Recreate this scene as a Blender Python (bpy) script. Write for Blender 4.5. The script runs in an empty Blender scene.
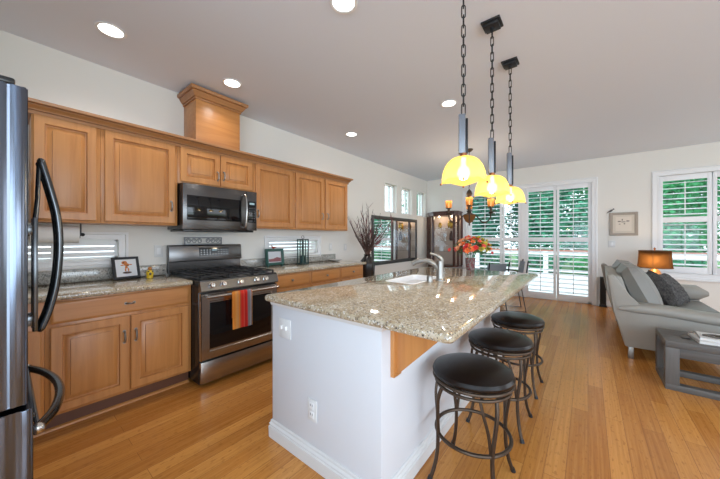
import bpy, bmesh, math, random
from mathutils import Vector, Matrix
PI = math.pi
C = bpy.context.scene.collection
S = bpy.context.scene

# ------------------------------------------------------------------ camera
F_PX = 285.0
YAW = math.atan(228 / F_PX)
EYE = 1.285
cam = bpy.data.cameras.new('camera'); camo = bpy.data.objects.new('camera', cam); C.objects.link(camo)
camo.location = (0, 0, EYE); camo.rotation_euler = (PI / 2, 0, YAW)
cam.sensor_fit = 'HORIZONTAL'; cam.sensor_width = 36; cam.lens = 36 * F_PX / 720
cam.shift_y = -1.2 / 720; cam.clip_start = .02
S.camera = camo
# ------------------------------------------------------------------ world and exposure
w = bpy.data.worlds.new('world'); S.world = w; w.use_nodes = True
bg = w.node_tree.nodes['Background']
bg.inputs[0].default_value = (.80, .90, 1.0, 1); bg.inputs[1].default_value = 3.6
S.view_settings.view_transform = 'Standard'; S.view_settings.look = 'None'
S.view_settings.gamma = 1; S.view_settings.use_curve_mapping = False
S.view_settings.exposure = -0.2
SPOT_W, PEND_W, CHAND_W, LAMP_W = 30, 3.4, 4.0, 7
WARM = (1, .80, .58)
def area(name, loc, rot, sx, sy, watts, col):
    l = bpy.data.lights.new(name, 'AREA'); l.shape = 'RECTANGLE'; l.size = sx; l.size_y = sy; l.energy = watts; l.color = col
    o = bpy.data.objects.new(name, l); C.objects.link(o); o.location = loc; o.rotation_euler = rot
area('fill_behind', (1.2, -2.85, 1.4), (math.radians(138), 0, math.radians(12)), 4.4, 1.8, 215, (.60, .80, 1))  # added cool fill behind the camera, tilted up to brighten the ceiling
area('fill_living', (4.25, 4.9, 1.5), (math.radians(118), 0, math.radians(90)), 3.0, 1.6, 28, (.95, .96, 1))  # added fill out of view on the living side, lifts the far ceiling
area('fill_right', (4.25, -.2, 1.4), (math.radians(106), 0, math.radians(78)), 3.8, 1.8, 128, (.74, .87, 1))  # added fill out of view to the right, brightens the left cabinet run

# ------------------------------------------------------------------ mesh helper
def basis(d):
    d = d.normalized(); a = Vector((0, 0, 1)) if abs(d.z) < .9 else Vector((1, 0, 0))
    u = d.cross(a).normalized(); return u, d.cross(u).normalized()
class MB:
    def __init__(s): s.bm = bmesh.new()
    def box(s, x0, x1, y0, y1, z0, z1, bev=0, seg=2, M=None):
        g = bmesh.ops.create_cube(s.bm, size=1)
        vs = g['verts']
        for v in vs:
            v.co = Vector(((x0 + x1) / 2 + v.co.x * (x1 - x0), (y0 + y1) / 2 + v.co.y * (y1 - y0), (z0 + z1) / 2 + v.co.z * (z1 - z0)))
        if bev:
            es = list({e for v in vs for e in v.link_edges})
            r = bmesh.ops.bevel(s.bm, geom=es, offset=bev, segments=seg, profile=.5, affect='EDGES')
            vs = list({v for f in r['faces'] for v in f.verts} | {v for v in vs if v.is_valid})
        if M is not None:
            for v in vs: v.co = M @ v.co
        return s
    def ring(s, pts): return [s.bm.verts.new(p) for p in pts]
    def bridge(s, a, b, closed=True):
        n = len(a)
        for i in range(n if closed else n - 1):
            j = (i + 1) % n
            s.bm.faces.new((a[i], a[j], b[j], b[i]))
    def tube(s, pts, r, seg=8, cap=True, closed=False):
        pts = [Vector(p) for p in pts]; n = len(pts); rings = []
        u = None
        for i, p in enumerate(pts):
            if closed: d = pts[(i + 1) % n] - pts[i - 1]
            else: d = pts[min(i + 1, n - 1)] - pts[max(i - 1, 0)]
            d.normalize()
            if u is None: u, v = basis(d)
            else:
                u = (u - d * u.dot(d)).normalized(); v = d.cross(u)
            rr = r[i] if isinstance(r, (list, tuple)) else r
            rings.append(s.ring([p + (u * math.cos(2 * PI * k / seg) + v * math.sin(2 * PI * k / seg)) * rr for k in range(seg)]))
        for i in range(n - 1): s.bridge(rings[i], rings[i + 1])
        if closed: s.bridge(rings[-1], rings[0])
        elif cap:
            s.bm.faces.new(rings[0][::-1]); s.bm.faces.new(rings[-1])
        return s
    def cyl(s, p0, p1, r0, r1=None, seg=16): return s.tube([p0, p1], [r0, r0 if r1 is None else r1], seg)
    def curve(s, pts, r, seg=8, sub=6, closed=False):
        return s.tube(smooth(pts, sub, closed), r, seg, closed=closed)
    def circle(s, c, R, r, n=40, seg=8, M=None):
        pts = [Vector((R * math.cos(2 * PI * k / n), R * math.sin(2 * PI * k / n), 0)) for k in range(n)]
        if M is not None: pts = [M @ p for p in pts]
        return s.tube([Vector(c) + p for p in pts], r, seg, closed=True)
    def lathe(s, prof, c=(0, 0, 0), seg=32, shape=None, cap0=True, cap1=True, M=None):
        c = Vector(c); rings = []
        for (r, z) in prof:
            pts = []
            for k in range(seg):
                a = 2 * PI * k / seg; q = r * (shape(a, z) if shape else 1)
                p = Vector((q * math.cos(a), q * math.sin(a), z))
                if M is not None: p = M @ p
                pts.append(c + p)
            rings.append(s.ring(pts))
        for i in range(len(rings) - 1): s.bridge(rings[i], rings[i + 1])
        if cap0: s.bm.faces.new(rings[0][::-1])
        if cap1: s.bm.faces.new(rings[-1])
        return s
    def ball(s, c, r, seg=16, M=None, n=10, p=1):
        rx, ry, rz = (r, r, r) if not isinstance(r, (tuple, list)) else r
        sg = lambda t: math.copysign(abs(t) ** p, t)
        rings = []
        for i in range(1, n):
            t = PI * i / n - PI / 2; pts = []
            for k in range(seg):
                a = 2 * PI * k / seg
                q = Vector((rx * sg(math.cos(t)) * sg(math.cos(a)), ry * sg(math.cos(t)) * sg(math.sin(a)), rz * sg(math.sin(t))))
                if M is not None: q = M @ q
                pts.append(Vector(c) + q)
            rings.append(s.ring(pts))
        for i in range(len(rings) - 1): s.bridge(rings[i], rings[i + 1])
        for z, rg in ((-rz, rings[0][::-1]), (rz, rings[-1])):
            q = Vector((0, 0, z)); q = M @ q if M is not None else q
            v = s.bm.verts.new(Vector(c) + q)
            for k in range(seg): s.bm.faces.new((rg[k], rg[(k + 1) % seg], v))
        return s
    def prism(s, poly, axis, a0, a1, bev=0):
        """poly in the two other axes, extruded along axis ('x','y','z')"""
        def P(p, a): return {'x': (a, p[0], p[1]), 'y': (p[0], a, p[1]), 'z': (p[0], p[1], a)}[axis]
        A = s.ring([P(p, a0) for p in poly]); B = s.ring([P(p, a1) for p in poly])
        s.bridge(A, B); s.bm.faces.new(A[::-1]); s.bm.faces.new(B)
        if bev:
            es = list({e for v in A + B for e in v.link_edges})
            bmesh.ops.bevel(s.bm, geom=es, offset=bev, segments=2, profile=.5, affect='EDGES')
        return s
    def loops(s, o, U, V, N, w, h, lp, back=True):
        """concentric rectangles (inset, depth) from o spanned by U*w, V*h"""
        o, U, V, N = map(Vector, (o, U, V, N)); prev = None
        for (i, d) in lp:
            r = s.ring([o + U * i + V * i + N * d, o + U * (w - i) + V * i + N * d, o + U * (w - i) + V * (h - i) + N * d, o + U * i + V * (h - i) + N * d])
            if prev: s.bridge(prev, r)
            elif back: s.bm.faces.new(r[::-1])
            prev = r
        s.bm.faces.new(prev); return s
    def sweep(s, prof, path, closed=False):
        """profile [(out, z)] swept along path of (x, y) with mitred corners; 'out' is to the right of travel"""
        n = len(path); rings = []
        for i, p in enumerate(path):
            p = Vector(p)
            d0 = (p - Vector(path[i - 1])).normalized() if (i > 0 or closed) else None
            d1 = (Vector(path[(i + 1) % n]) - p).normalized() if (i < n - 1 or closed) else None
            d0 = d0 or d1; d1 = d1 or d0
            n0 = Vector((d0.y, -d0.x)); n1 = Vector((d1.y, -d1.x)); m = (n0 + n1)
            m = m / max(m.dot(n0), .2)
            rings.append(s.ring([(p.x + m.x * q[0], p.y + m.y * q[0], q[1]) for q in prof]))
        for i in range(n - 1): s.bridge(rings[i], rings[i + 1])
        if closed: s.bridge(rings[-1], rings[0])
        else: s.bm.faces.new(rings[0][::-1]); s.bm.faces.new(rings[-1])
        return s
    def quad(s, *p): s.bm.faces.new(s.ring(p)); return s
    def build(s, name, m, parent=None, base=None, kind=None, label=None, sharp=35, flat=False):
        bm = s.bm
        bmesh.ops.recalc_face_normals(bm, faces=bm.faces[:]) if not flat else None
        if base is None and parent is not None:
            r = parent
            while r.parent: r = r.parent
            base = r.location
        if base is not None: bmesh.ops.translate(bm, verts=bm.verts[:], vec=-Vector(base))
        for f in bm.faces: f.smooth = not flat
        for e in bm.edges:
            if len(e.link_faces) == 2: e.smooth = e.calc_face_angle(0) < math.radians(sharp)
        me = bpy.data.meshes.new(name); bm.to_mesh(me); bm.free()
        for mm in (m if isinstance(m, (list, tuple)) else [m]): me.materials.append(mm)
        o = bpy.data.objects.new(name, me); C.objects.link(o)
        if parent is not None: o.parent = parent
        elif base is not None: o.location = base
        if kind: o['kind'] = kind
        if label: o['label'] = label
        return o
def smooth(pts, sub=6, closed=False):
    P = [Vector(p) for p in pts]; n = len(P); out = []
    for i in range(n if closed else n - 1):
        g = (lambda k: P[k % n]) if closed else (lambda k: P[min(max(k, 0), n - 1)])
        a, b, c, d = g(i - 1), g(i), g(i + 1), g(i + 2)
        for k in range(sub):
            t = k / sub
            out.append(.5 * ((2 * b) + (c - a) * t + (2 * a - 5 * b + 4 * c - d) * t * t + (3 * b - a - 3 * c + d) * t ** 3))
    if not closed: out.append(P[-1])
    return out
def thing(name, label, cat, loc=(0, 0, 0), rz=0, group=None):
    o = bpy.data.objects.new(name, None); C.objects.link(o); o.location = loc; o.rotation_euler = (0, 0, rz)
    o.empty_display_size = .1
    o['label'] = label; o['category'] = cat
    if group: o['group'] = group
    return o
def tag(o, label, cat, group=None):
    o['label'] = label; o['category'] = cat
    if group: o['group'] = group
    return o
def dup(root, loc, rz=None, label=None):
    def cp(o, par):
        c = o.copy(); C.objects.link(c)
        if par is not None: c.parent = par
        for ch in list(o.children): cp(ch, c)
        return c
    r = cp(root, None); r.location = loc
    if rz is not None: r.rotation_euler = (0, 0, rz)
    if label: r['label'] = label
    return r
def struct(name, mb, m, parent=None):
    return mb.build(name, m, parent, kind=None if parent else 'structure')

# ------------------------------------------------------------------ materials
def mat(name, col=(.8, .8, .8), rough=.5, metal=0, **k):
    m = bpy.data.materials.new(name); m.use_nodes = True
    b = m.node_tree.nodes['Principled BSDF']
    b.inputs['Base Color'].default_value = (*col, 1); b.inputs['Roughness'].default_value = rough; b.inputs['Metallic'].default_value = metal
    for a, v in k.items():
        i = b.inputs[a.replace('_', ' ')]
        i.default_value = (*v, 1) if isinstance(v, tuple) else v
    m['b'] = 1
    return m
class N:
    def __init__(s, m): s.t = m.node_tree; s.b = s.t.nodes['Principled BSDF']
    def n(s, typ, **k):
        x = s.t.nodes.new('ShaderNode' + typ)
        for a, v in k.items():
            if hasattr(x, a) and not a[0].isupper(): setattr(x, a, v)
            else: x.inputs[a.replace('_', ' ')].default_value = v
        return x
    def l(s, a, b): s.t.links.new(a, b)
    def pos(s, scale=(1, 1, 1), rot=(0, 0, 0)):
        g = s.n('NewGeometry'); mp = s.n('Mapping'); mp.inputs['Scale'].default_value = scale; mp.inputs['Rotation'].default_value = rot
        s.l(g.outputs['Position'], mp.inputs[0]); return mp.outputs[0]
    def obj(s, scale=(1, 1, 1), rot=(0, 0, 0)):
        g = s.n('TexCoord'); mp = s.n('Mapping'); mp.inputs['Scale'].default_value = scale; mp.inputs['Rotation'].default_value = rot
        s.l(g.outputs['Object'], mp.inputs[0]); return mp.outputs[0]
    def noise(s, vec, scale=1, detail=4, rough=.55, dist=0):
        x = s.n('TexNoise', Scale=scale, Detail=detail, Roughness=rough, Distortion=dist); s.l(vec, x.inputs['Vector']); return x.outputs['Fac']
    def ramp(s, fac, stops, interp='LINEAR'):
        r = s.n('ValToRGB'); cr = r.color_ramp; cr.interpolation = interp
        while len(cr.elements) < len(stops): cr.elements.new(.5)
        for e, (p, c) in zip(cr.elements, stops): e.position = p; e.color = (*c, 1)
        s.l(fac, r.inputs[0]); return r.outputs[0]
    def mix(s, fac, a, b, blend='MIX'):
        x = s.n('MixRGB', blend_type=blend)
        for i, v in enumerate((fac, a, b)):
            if hasattr(v, 'links'): s.l(v, x.inputs[i])
            else: x.inputs[i].default_value = v if i == 0 else (*v, 1)
        return x.outputs[0]
    def col(s, c): s.l(c, s.b.inputs['Base Color'])
    def bump(s, h, st=.2, dist=.01):
        x = s.n('Bump', Strength=st, Distance=dist); s.l(h, x.inputs['Height']); s.l(x.outputs[0], s.b.inputs['Normal'])
def wood(name, c0, c1, c2, axis='z', rough=.38):
    m = mat(name, c1, rough); n = N(m)
    sc = {'z': (22, 22, 1.3), 'y': (22, 1.3, 22), 'x': (1.3, 22, 22)}[axis]
    f = n.noise(n.pos(sc), 1, 5, .6, .6)
    big = n.noise(n.pos(tuple(q * .16 for q in sc)), 1, 2, .5)
    c = n.ramp(f, [(.25, c0), (.5, c1), (.78, c2)])
    c = n.mix(.35, c, n.ramp(big, [(.35, c0), (.65, c2)]))
    n.col(c); n.bump(f, .05, .003); m.node_tree.nodes['Principled BSDF'].inputs['Coat Weight'].default_value = .25
    n.b.inputs['Coat Roughness'].default_value = .25
    return m
WD = ((.38, .142, .036), (.52, .220, .062), (.62, .288, .092))
M_wood = wood('maple_vertical', *WD); M_woodh = wood('maple_horizontal', *WD, axis='y')
M_crown = wood('maple_crown', (.30, .125, .04), (.38, .165, .055), (.46, .21, .08), 'y')
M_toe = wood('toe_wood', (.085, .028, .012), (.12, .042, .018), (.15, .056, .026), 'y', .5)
M_wall = mat('wall_paint', (.80, .775, .725), .85)
n_ = N(M_wall); n_.bump(n_.noise(n_.pos((60, 60, 60)), 1, 3), .06, .003)
M_ceil = mat('ceiling_daylight_tint', (.77, .81, .885), .9)  # white ceiling; bluish tint in the colour stands in for cool daylight
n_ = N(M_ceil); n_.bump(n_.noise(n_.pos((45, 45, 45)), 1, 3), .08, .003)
M_white = mat('white_trim', (.84, .84, .84), .4)
M_isl = mat('island_paint', (.64, .65, .68), .5)
M_islb = mat('island_baseboard', (.68, .67, .66), .45)
M_shut = mat('shutter_white', (.86, .86, .87), .4)
M_plate = mat('plate_white', (.70, .70, .69), .35)
M_steel = mat('stainless', (.42, .40, .38), .24, 1)
n_ = N(M_steel); n_.bump(n_.noise(n_.pos((3, 400, 400)), 1, 2), .02, .001)
M_dsteel = mat('black_stainless', (.14, .137, .138), .25, 1)
M_fsteel = mat('fridge_steel', (.13, .145, .18), .2, 1)
M_nickel = mat('brushed_nickel', (.33, .315, .29), .42, 1)
M_chrome = mat('chrome', (.80, .80, .80), .12, 1)
M_black = mat('black_enamel', (.012, .012, .013), .22)
M_blackglass = mat('black_glass', (.005, .005, .006), .04, 0, Specular_IOR_Level=.38)
M_iron = mat('black_iron', (.022, .022, .024), .5, .3)
M_bronze = mat('dark_bronze', (.075, .05, .034), .42, .7)
M_pewter = mat('pendant_pewter', (.20, .21, .23), .42, .6)
M_rust = mat('rust_copper', (.30, .11, .04), .4, .6)
M_leath = mat('brown_leather', (.009, .0055, .0045), .30, 0, Specular_IOR_Level=.30)
n_ = N(M_leath); n_.bump(n_.noise(n_.obj((70, 70, 70)), 1, 3), .06, .003)
M_sink = mat('sink_white', (.95, .95, .95), .2)
M_green = mat('teal_painted', (.012, .075, .062), .35)
M_red = mat('red_painted', (.25, .03, .02), .4)
def granite(name, warm):
    m = mat(name, (.6, .5, .4), .05); n = N(m); n.b.inputs['IOR'].default_value = 1.6
    A = n.noise(n.pos((9, 5, 9)), 1, 4, .6, .8)
    B = n.noise(n.pos((110, 110, 110)), 1, 2, .6)
    Cc = n.noise(n.pos((52, 52, 52)), 1, 3, .7)
    D = n.noise(n.pos((85, 85, 85), (.4, .9, .2)), 1, 3, .7)
    if warm: base = n.ramp(A, [(.3, (.34, .27, .18)), (.5, (.45, .37, .25)), (.7, (.56, .50, .40))])
    else: base = n.ramp(A, [(.3, (.30, .29, .26)), (.5, (.40, .38, .34)), (.7, (.50, .49, .46))])
    c = n.mix(n.ramp(Cc, [(.52, (0, 0, 0)), (.62, (1, 1, 1))]), base, (.27, .20, .13) if warm else (.20, .20, .19))
    c = n.mix(n.ramp(D, [(.57, (0, 0, 0)), (.64, (1, 1, 1))]), c, (.76, .75, .71) if warm else (.58, .58, .55))
    c = n.mix(n.ramp(B, [(.60, (0, 0, 0)), (.645, (1, 1, 1))]), c, (.06, .055, .055))
    n.col(c); return m
M_gran = granite('granite_island', True); M_granb = granite('granite_splash', False)
# bamboo plank floor, boards along Y
M_floor = mat('bamboo_planks', (.6, .3, .1), .24); n_ = N(M_floor)
br = n_.n('TexBrick', offset=.37, Scale=1.0, Mortar_Size=.0012, Brick_Width=1.35, Row_Height=.096)
br.inputs['Color1'].default_value = (0, 0, 0, 1); br.inputs['Color2'].default_value = (1, 1, 1, 1); br.inputs['Mortar'].default_value = (.5, .5, .5, 1)
n_.l(n_.pos((1, 1, 1), (0, 0, PI / 2)), br.inputs['Vector'])
st = n_.noise(n_.pos((75, 1.7, 1)), 1, 4, .65, .4)
kn = n_.noise(n_.pos((60, 22, 1)), 1, 2, .5)
pl = n_.ramp(br.outputs['Color'], [(0, (.36, .125, .024)), (.5, (.52, .21, .044)), (1, (.66, .305, .078))])
c_ = n_.mix(.48, pl, n_.ramp(st, [(.28, (.33, .115, .022)), (.52, (.56, .235, .05)), (.75, (.70, .345, .10))]))
c_ = n_.mix(n_.ramp(kn, [(.58, (0, 0, 0)), (.70, (.55, .55, .55))]), c_, (.32, .115, .022))
c_ = n_.mix(br.outputs['Fac'], c_, (.26, .10, .026))
n_.col(c_); n_.bump(br.outputs['Fac'], -.15, .002)
M_glass = bpy.data.materials.new('window_glass'); M_glass.use_nodes = True
t_ = M_glass.node_tree; t_.nodes.clear()
o_ = t_.nodes.new('ShaderNodeOutputMaterial'); mx = t_.nodes.new('ShaderNodeMixShader'); tr = t_.nodes.new('ShaderNodeBsdfTransparent'); gl = t_.nodes.new('ShaderNodeBsdfGlossy'); fr = t_.nodes.new('ShaderNodeLayerWeight'); fm = t_.nodes.new('ShaderNodeMapRange')
gl.inputs['Roughness'].default_value = .02; tr.inputs[0].default_value = (.95, .98, .97, 1)
fr.inputs[0].default_value = .1; fm.inputs[3].default_value = .015; fm.inputs[4].default_value = .3
t_.links.new(fr.outputs[1], fm.inputs[0]); t_.links.new(fm.outputs[0], mx.inputs[0]); t_.links.new(tr.outputs[0], mx.inputs[1]); t_.links.new(gl.outputs[0], mx.inputs[2]); t_.links.new(mx.outputs[0], o_.inputs[0])
def emit(name, col, st):
    m = mat(name, col, .5); b = m.node_tree.nodes['Principled BSDF']
    b.inputs['Emission Color'].default_value = (*col, 1); b.inputs['Emission Strength'].default_value = st; return m
M_lens = emit('downlight_lens', (1, .97, .92), 6)
M_bulb = emit('bulb', (1, .86, .55), 14)
def translucent(name, col, tcol, mixf, em=None, emst=0, clear=0):
    m = bpy.data.materials.new(name); m.use_nodes = True; t = m.node_tree; t.nodes.clear()
    o = t.nodes.new('ShaderNodeOutputMaterial'); mx = t.nodes.new('ShaderNodeMixShader'); a = t.nodes.new('ShaderNodeBsdfDiffuse'); b = t.nodes.new('ShaderNodeBsdfTranslucent')
    a.inputs[0].default_value = (*col, 1); b.inputs[0].default_value = (*tcol, 1); mx.inputs[0].default_value = mixf
    t.links.new(a.outputs[0], mx.inputs[1]); t.links.new(b.outputs[0], mx.inputs[2]); last = mx.outputs[0]
    if emst:
        e = t.nodes.new('ShaderNodeEmission'); e.inputs[0].default_value = (*em, 1); e.inputs[1].default_value = emst
        ad = t.nodes.new('ShaderNodeAddShader'); t.links.new(last, ad.inputs[0]); t.links.new(e.outputs[0], ad.inputs[1]); last = ad.outputs[0]
    if clear:
        tp = t.nodes.new('ShaderNodeBsdfTransparent'); m2 = t.nodes.new('ShaderNodeMixShader'); m2.inputs[0].default_value = clear
        t.links.new(last, m2.inputs[1]); t.links.new(tp.outputs[0], m2.inputs[2]); last = m2.outputs[0]
    t.links.new(last, o.inputs[0]); return m
M_shade = translucent('yellow_art_glass', (.70, .58, .18), (1, .80, .26), .6, (1, .72, .14), .16, .12)
M_amber = translucent('amber_glass', (.20, .09, .03), (.30, .13, .035), .5, (1, .42, .10), .06, .12)
M_lshade = translucent('brown_linen', (.06, .04, .03), (.24, .115, .04), .5)

# ------------------------------------------------------------------ room
WX, CZ, BY = -3.38, 2.82, 7.10
XR, YN = 4.4, -3.0
struct('floor', MB().box(WX - .15, XR, YN, BY + .15, -.12, 0), M_floor)
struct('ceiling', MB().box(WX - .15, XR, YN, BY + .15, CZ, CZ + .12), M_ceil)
# left wall with its openings (y0, y1, z0, z1)
def wall_with_holes(a0, a1, z0, z1, holes, mk):
    ys = sorted({a0, a1, *[h[0] for h in holes], *[h[1] for h in holes]})
    for i in range(len(ys) - 1):
        lo, hi = ys[i], ys[i + 1]; m = (lo + hi) / 2
        zs = sorted([(h[2], h[3]) for h in holes if h[0] < m < h[1]]); z = z0
        for (p, q) in zs:
            if p > z: mk(lo, hi, z, p)
            z = q
        if z < z1: mk(lo, hi, z, z1)
LH = [(-.28, .66, 1.10, 1.27), (2.24, 3.13, 1.06, 1.25), (5.08, 5.56, 1.85, 2.475), (5.79, 6.27, 1.85, 2.475), (6.53, 7.01, 1.85, 2.475)]
mb = MB(); wall_with_holes(YN, BY + .15, 0, CZ, LH, lambda a, b, p, q: mb.box(WX - .15, WX, a, b, p, q))
struct('wall_left', mb, M_wall)
BH = [(-2.34, .06, 0, 2.376), (.96, 2.16, .70, 2.36)]
mb = MB(); wall_with_holes(WX, XR, 0, CZ, BH, lambda a, b, p, q: mb.box(a, b, BY, BY + .15, p, q))
struct('wall_back', mb, M_wall)
struct('wall_near', MB().box(WX, -1.2, -.98, -.86, 0, CZ), M_wall)
mb = MB(); wall_with_holes(YN, BY + .15, 0, CZ, [(-2.2, 1.8, .5, 2.35), (3.4, 6.4, .6, 2.35)], lambda a, b, p, q: mb.box(XR, XR + .12, a, b, p, q))
struct('wall_right', mb, M_wall)
mb = MB(); wall_with_holes(-1.2, XR, 0, CZ, [(-.6, 1.2, .5, 2.35), (1.9, 3.7, .5, 2.35)], lambda a, b, p, q: mb.box(a, b, YN - .12, YN, p, q))
struct('wall_rear', mb, M_wall)
struct('wall_side', MB().box(-1.32, -1.2, YN - .12, -.98, 0, CZ), M_wall)
bp = [(0, 0), (.016, 0), (.016, .075), (.011, .088), (.011, .098), (.004, .11), (0, .11)]
struct('baseboard_back', MB().sweep([(q[0], q[1]) for q in bp], [(.15, BY), (XR, BY)]), M_white)
struct('baseboard_left', MB().sweep(bp, [(WX, 3.60), (WX, BY)]), M_white)
struct('baseboard_rear', MB().sweep(bp, [(WX + .02, BY), (-2.42, BY)]), M_white)
# narrow louvred windows above the counter
def slot_window(name, y0, y1, z0, z1, split):
    x = WX
    w_ = struct(name, MB().box(x - .07, x - .04, y0, y1, z0, z0 + .02).box(x - .07, x - .04, y0, y1, z1 - .02, z1).box(x - .07, x - .04, y0, y0 + .02, z0, z1).box(x - .07, x - .04, y1 - .02, y1, z0, z1), M_white)
    struct('window_casing', MB().sweep([(0, 0), (.07, 0), (.07, .020), (.055, .026), (.05, .026), (.045, .016), (.018, .013), (.015, .018), (0, .018)], [(y0, z0), (y0, z1), (y1, z1), (y1, z0)][::-1], True), M_white, w_)
    cs = w_.children[0]
    for v in cs.data.vertices: v.co = Vector((x + v.co.z, v.co.x, v.co.y))
    cs.data.update()
    MB().box(x - .06, x - .055, y0 + .02, y1 - .02, z0 + .02, z1 - .02).build('pane', M_glass, w_)
    lv = MB()
    k = z0 + .03
    while k < z1 - .02:
        lv.box(x - .03, x - .027, y0 + .012, y1 - .012, k - .006, k + .032, M=None); k += .048
    lv.build('louvres', M_shut, w_)
    MB().box(x - .034, x - .02, split - .012, split + .012, z0, z1).build('stile', M_shut, w_)
slot_window('window_1', *LH[0], .25); slot_window('window_2', *LH[1], 2.98)
for i in (2, 3, 4):
    y0, y1, z0, z1 = LH[i]; x = WX - .10
    mb = MB()
    for a, b, p, q in ((y0, y1, z0, z0 + .035), (y0, y1, z1 - .035, z1), (y0, y0 + .035, z0, z1), (y1 - .035, y1, z0, z1), (y0 + (y1 - y0) * .62, y0 + (y1 - y0) * .62 + .03, z0, z1)):
        mb.box(x - .03, x + .02, a, b, p, q)
    w_ = struct('window_%d' % (i + 1), mb, M_white)
    MB().box(x - .006, x, y0 + .03, y1 - .03, z0 + .03, z1 - .03).build('pane', M_glass, w_)
# patio slider and rear window frames
mb = MB()
y0, y1 = BY + .05, BY + .13
for a, b in ((-2.34, -2.27), (-1.16, -1.06), (0, .06)): mb.box(a, b, y0, y1, 0, 2.375, .004)
mb.box(-1.157, -1.058, BY + .002, y0, .002, 2.374, .003)
mb.box(-2.34, .06, y0, y1, 2.30, 2.375, .004).box(-2.34, .06, y0, y1, 0, .06, .004)
d_ = struct('door_1', mb, M_white)
for a, b in ((-2.27, -1.16), (-1.06, 0)):
    MB().box(a, b, BY + .088, BY + .094, .06, 2.30).build('pane', M_glass, d_)
cs = [(0, 0), (.09, 0), (.09, .016), (.075, .026), (.068, .026), (.064, .018), (.02, .016), (.015, .020), (0, .020)]
def casing(name, path, parent=None, closed=False):
    o = MB().sweep(cs, path, closed).build(name, M_white)
    for v in o.data.vertices: v.co = Vector((v.co.x, BY - v.co.z, v.co.y))
    o.data.update()
    o['kind'] = 'structure'; return o
casing('trim_1', [(.055, 0), (.055, 2.37), (-2.335, 2.37), (-2.335, 0)])
casing('trim_2', [(.96, .70), (.96, 2.36), (2.16, 2.36), (2.16, .70)][::-1], closed=True)
struct('trim_3', MB().box(.85, 2.27, BY - .045, BY, .585, .612, .004), M_white)
mb = MB()
for a, b in ((.96, 1.0), (1.53, 1.59), (2.12, 2.16)): mb.box(a, b, y0, y1, .70, 2.36)
mb.box(.96, 2.16, y0, y1, .70, .74).box(.96, 2.16, y0, y1, 2.32, 2.36).box(.96, 2.16, y0, y1, 1.58, 1.62)
w_ = struct('window_6', mb, M_white)
for a, b in ((1.0, 1.53), (1.59, 2.12)): MB().box(a, b, BY + .088, BY + .094, .74, 2.32).build('pane', M_glass, w_)

# plantation shutters
def shutter(name, x0, x1, z0, z1, rails, label, group, rod=.5, bars=()):
    t = thing(name, label, 'shutter', ((x0 + x1) / 2, BY + .02, z0), 0, group)
    ya, yb = BY + .005, BY + .033; sw = .045
    f = MB().box(x0, x0 + sw, ya, yb, z0, z1, .003).box(x1 - sw, x1, ya, yb, z0, z1, .003)
    edges = [z0, *rails, z1]; secs = []
    f.box(x0 + sw, x1 - sw, ya, yb, z0, z0 + .10, .003).box(x0 + sw, x1 - sw, ya, yb, z1 - .09, z1, .003)
    for r in rails: f.box(x0 + sw, x1 - sw, ya, yb, r - .045, r + .045, .003)
    f.build('shutter_frame', M_shut, t)
    b = [z0 + .10] + [q for r in rails for q in (r - .045, r + .045)] + [z1 - .09]
    for i in range(0, len(b), 2):
        lo, hi = b[i], b[i + 1]; n = round((hi - lo) / .087); lv = MB()
        for k in range(n):
            zc = lo + (k + .5) * (hi - lo) / n
            R = Matrix.Translation((0, BY + .02, zc)) @ Matrix.Rotation(math.radians(15), 4, 'X')
            lv.prism([(p * .042, q * .006) for p, q in ((-1, 0), (-.5, .8), (.5, .8), (1, 0), (.5, -.8), (-.5, -.8))], 'x', x0 + sw + .002, x1 - sw - .002)
            for v in lv.bm.verts[-12:]: v.co = R @ v.co
        lv.build('louvres', M_shut, t)
        xr = x0 + (x1 - x0) * rod
        MB().box(xr - .006, xr + .006, BY - .032, BY - .022, lo + .03, hi - .03).build('tilt_rod', M_shut, t)
    return t
GP = 'white louvred shutters on the patio doors'
shutter('plantation_shutter', -2.25, -1.535, .045, 2.37, [1.26], 'tall white louvred shutter behind the flower bouquet, leftmost on the patio doors', GP)
shutter('plantation_shutter', -1.525, -1.16, .045, 2.37, [1.26], 'narrow white louvred shutter on the patio doors, behind the farthest pendant shade', GP)
shutter('plantation_shutter', -1.055, -.515, .045, 2.37, [1.26], 'tall white louvred shutter on the patio doors, third from the left', GP)
shutter('plantation_shutter', -.505, .052, .045, 2.37, [1.26], 'tall white louvred shutter at the right end of the patio doors, nearest the framed drawing', GP)
GW = 'white louvred shutters on the window behind the sofa'
shutter('plantation_shutter', .965, 1.555, .705, 2.355, [1.60], 'white louvred shutter right behind the glowing table lamp', GW)
shutter('plantation_shutter', 1.565, 2.155, .705, 2.355, [1.60], 'white louvred shutter cut off by the right edge of the photo', GW)

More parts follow.
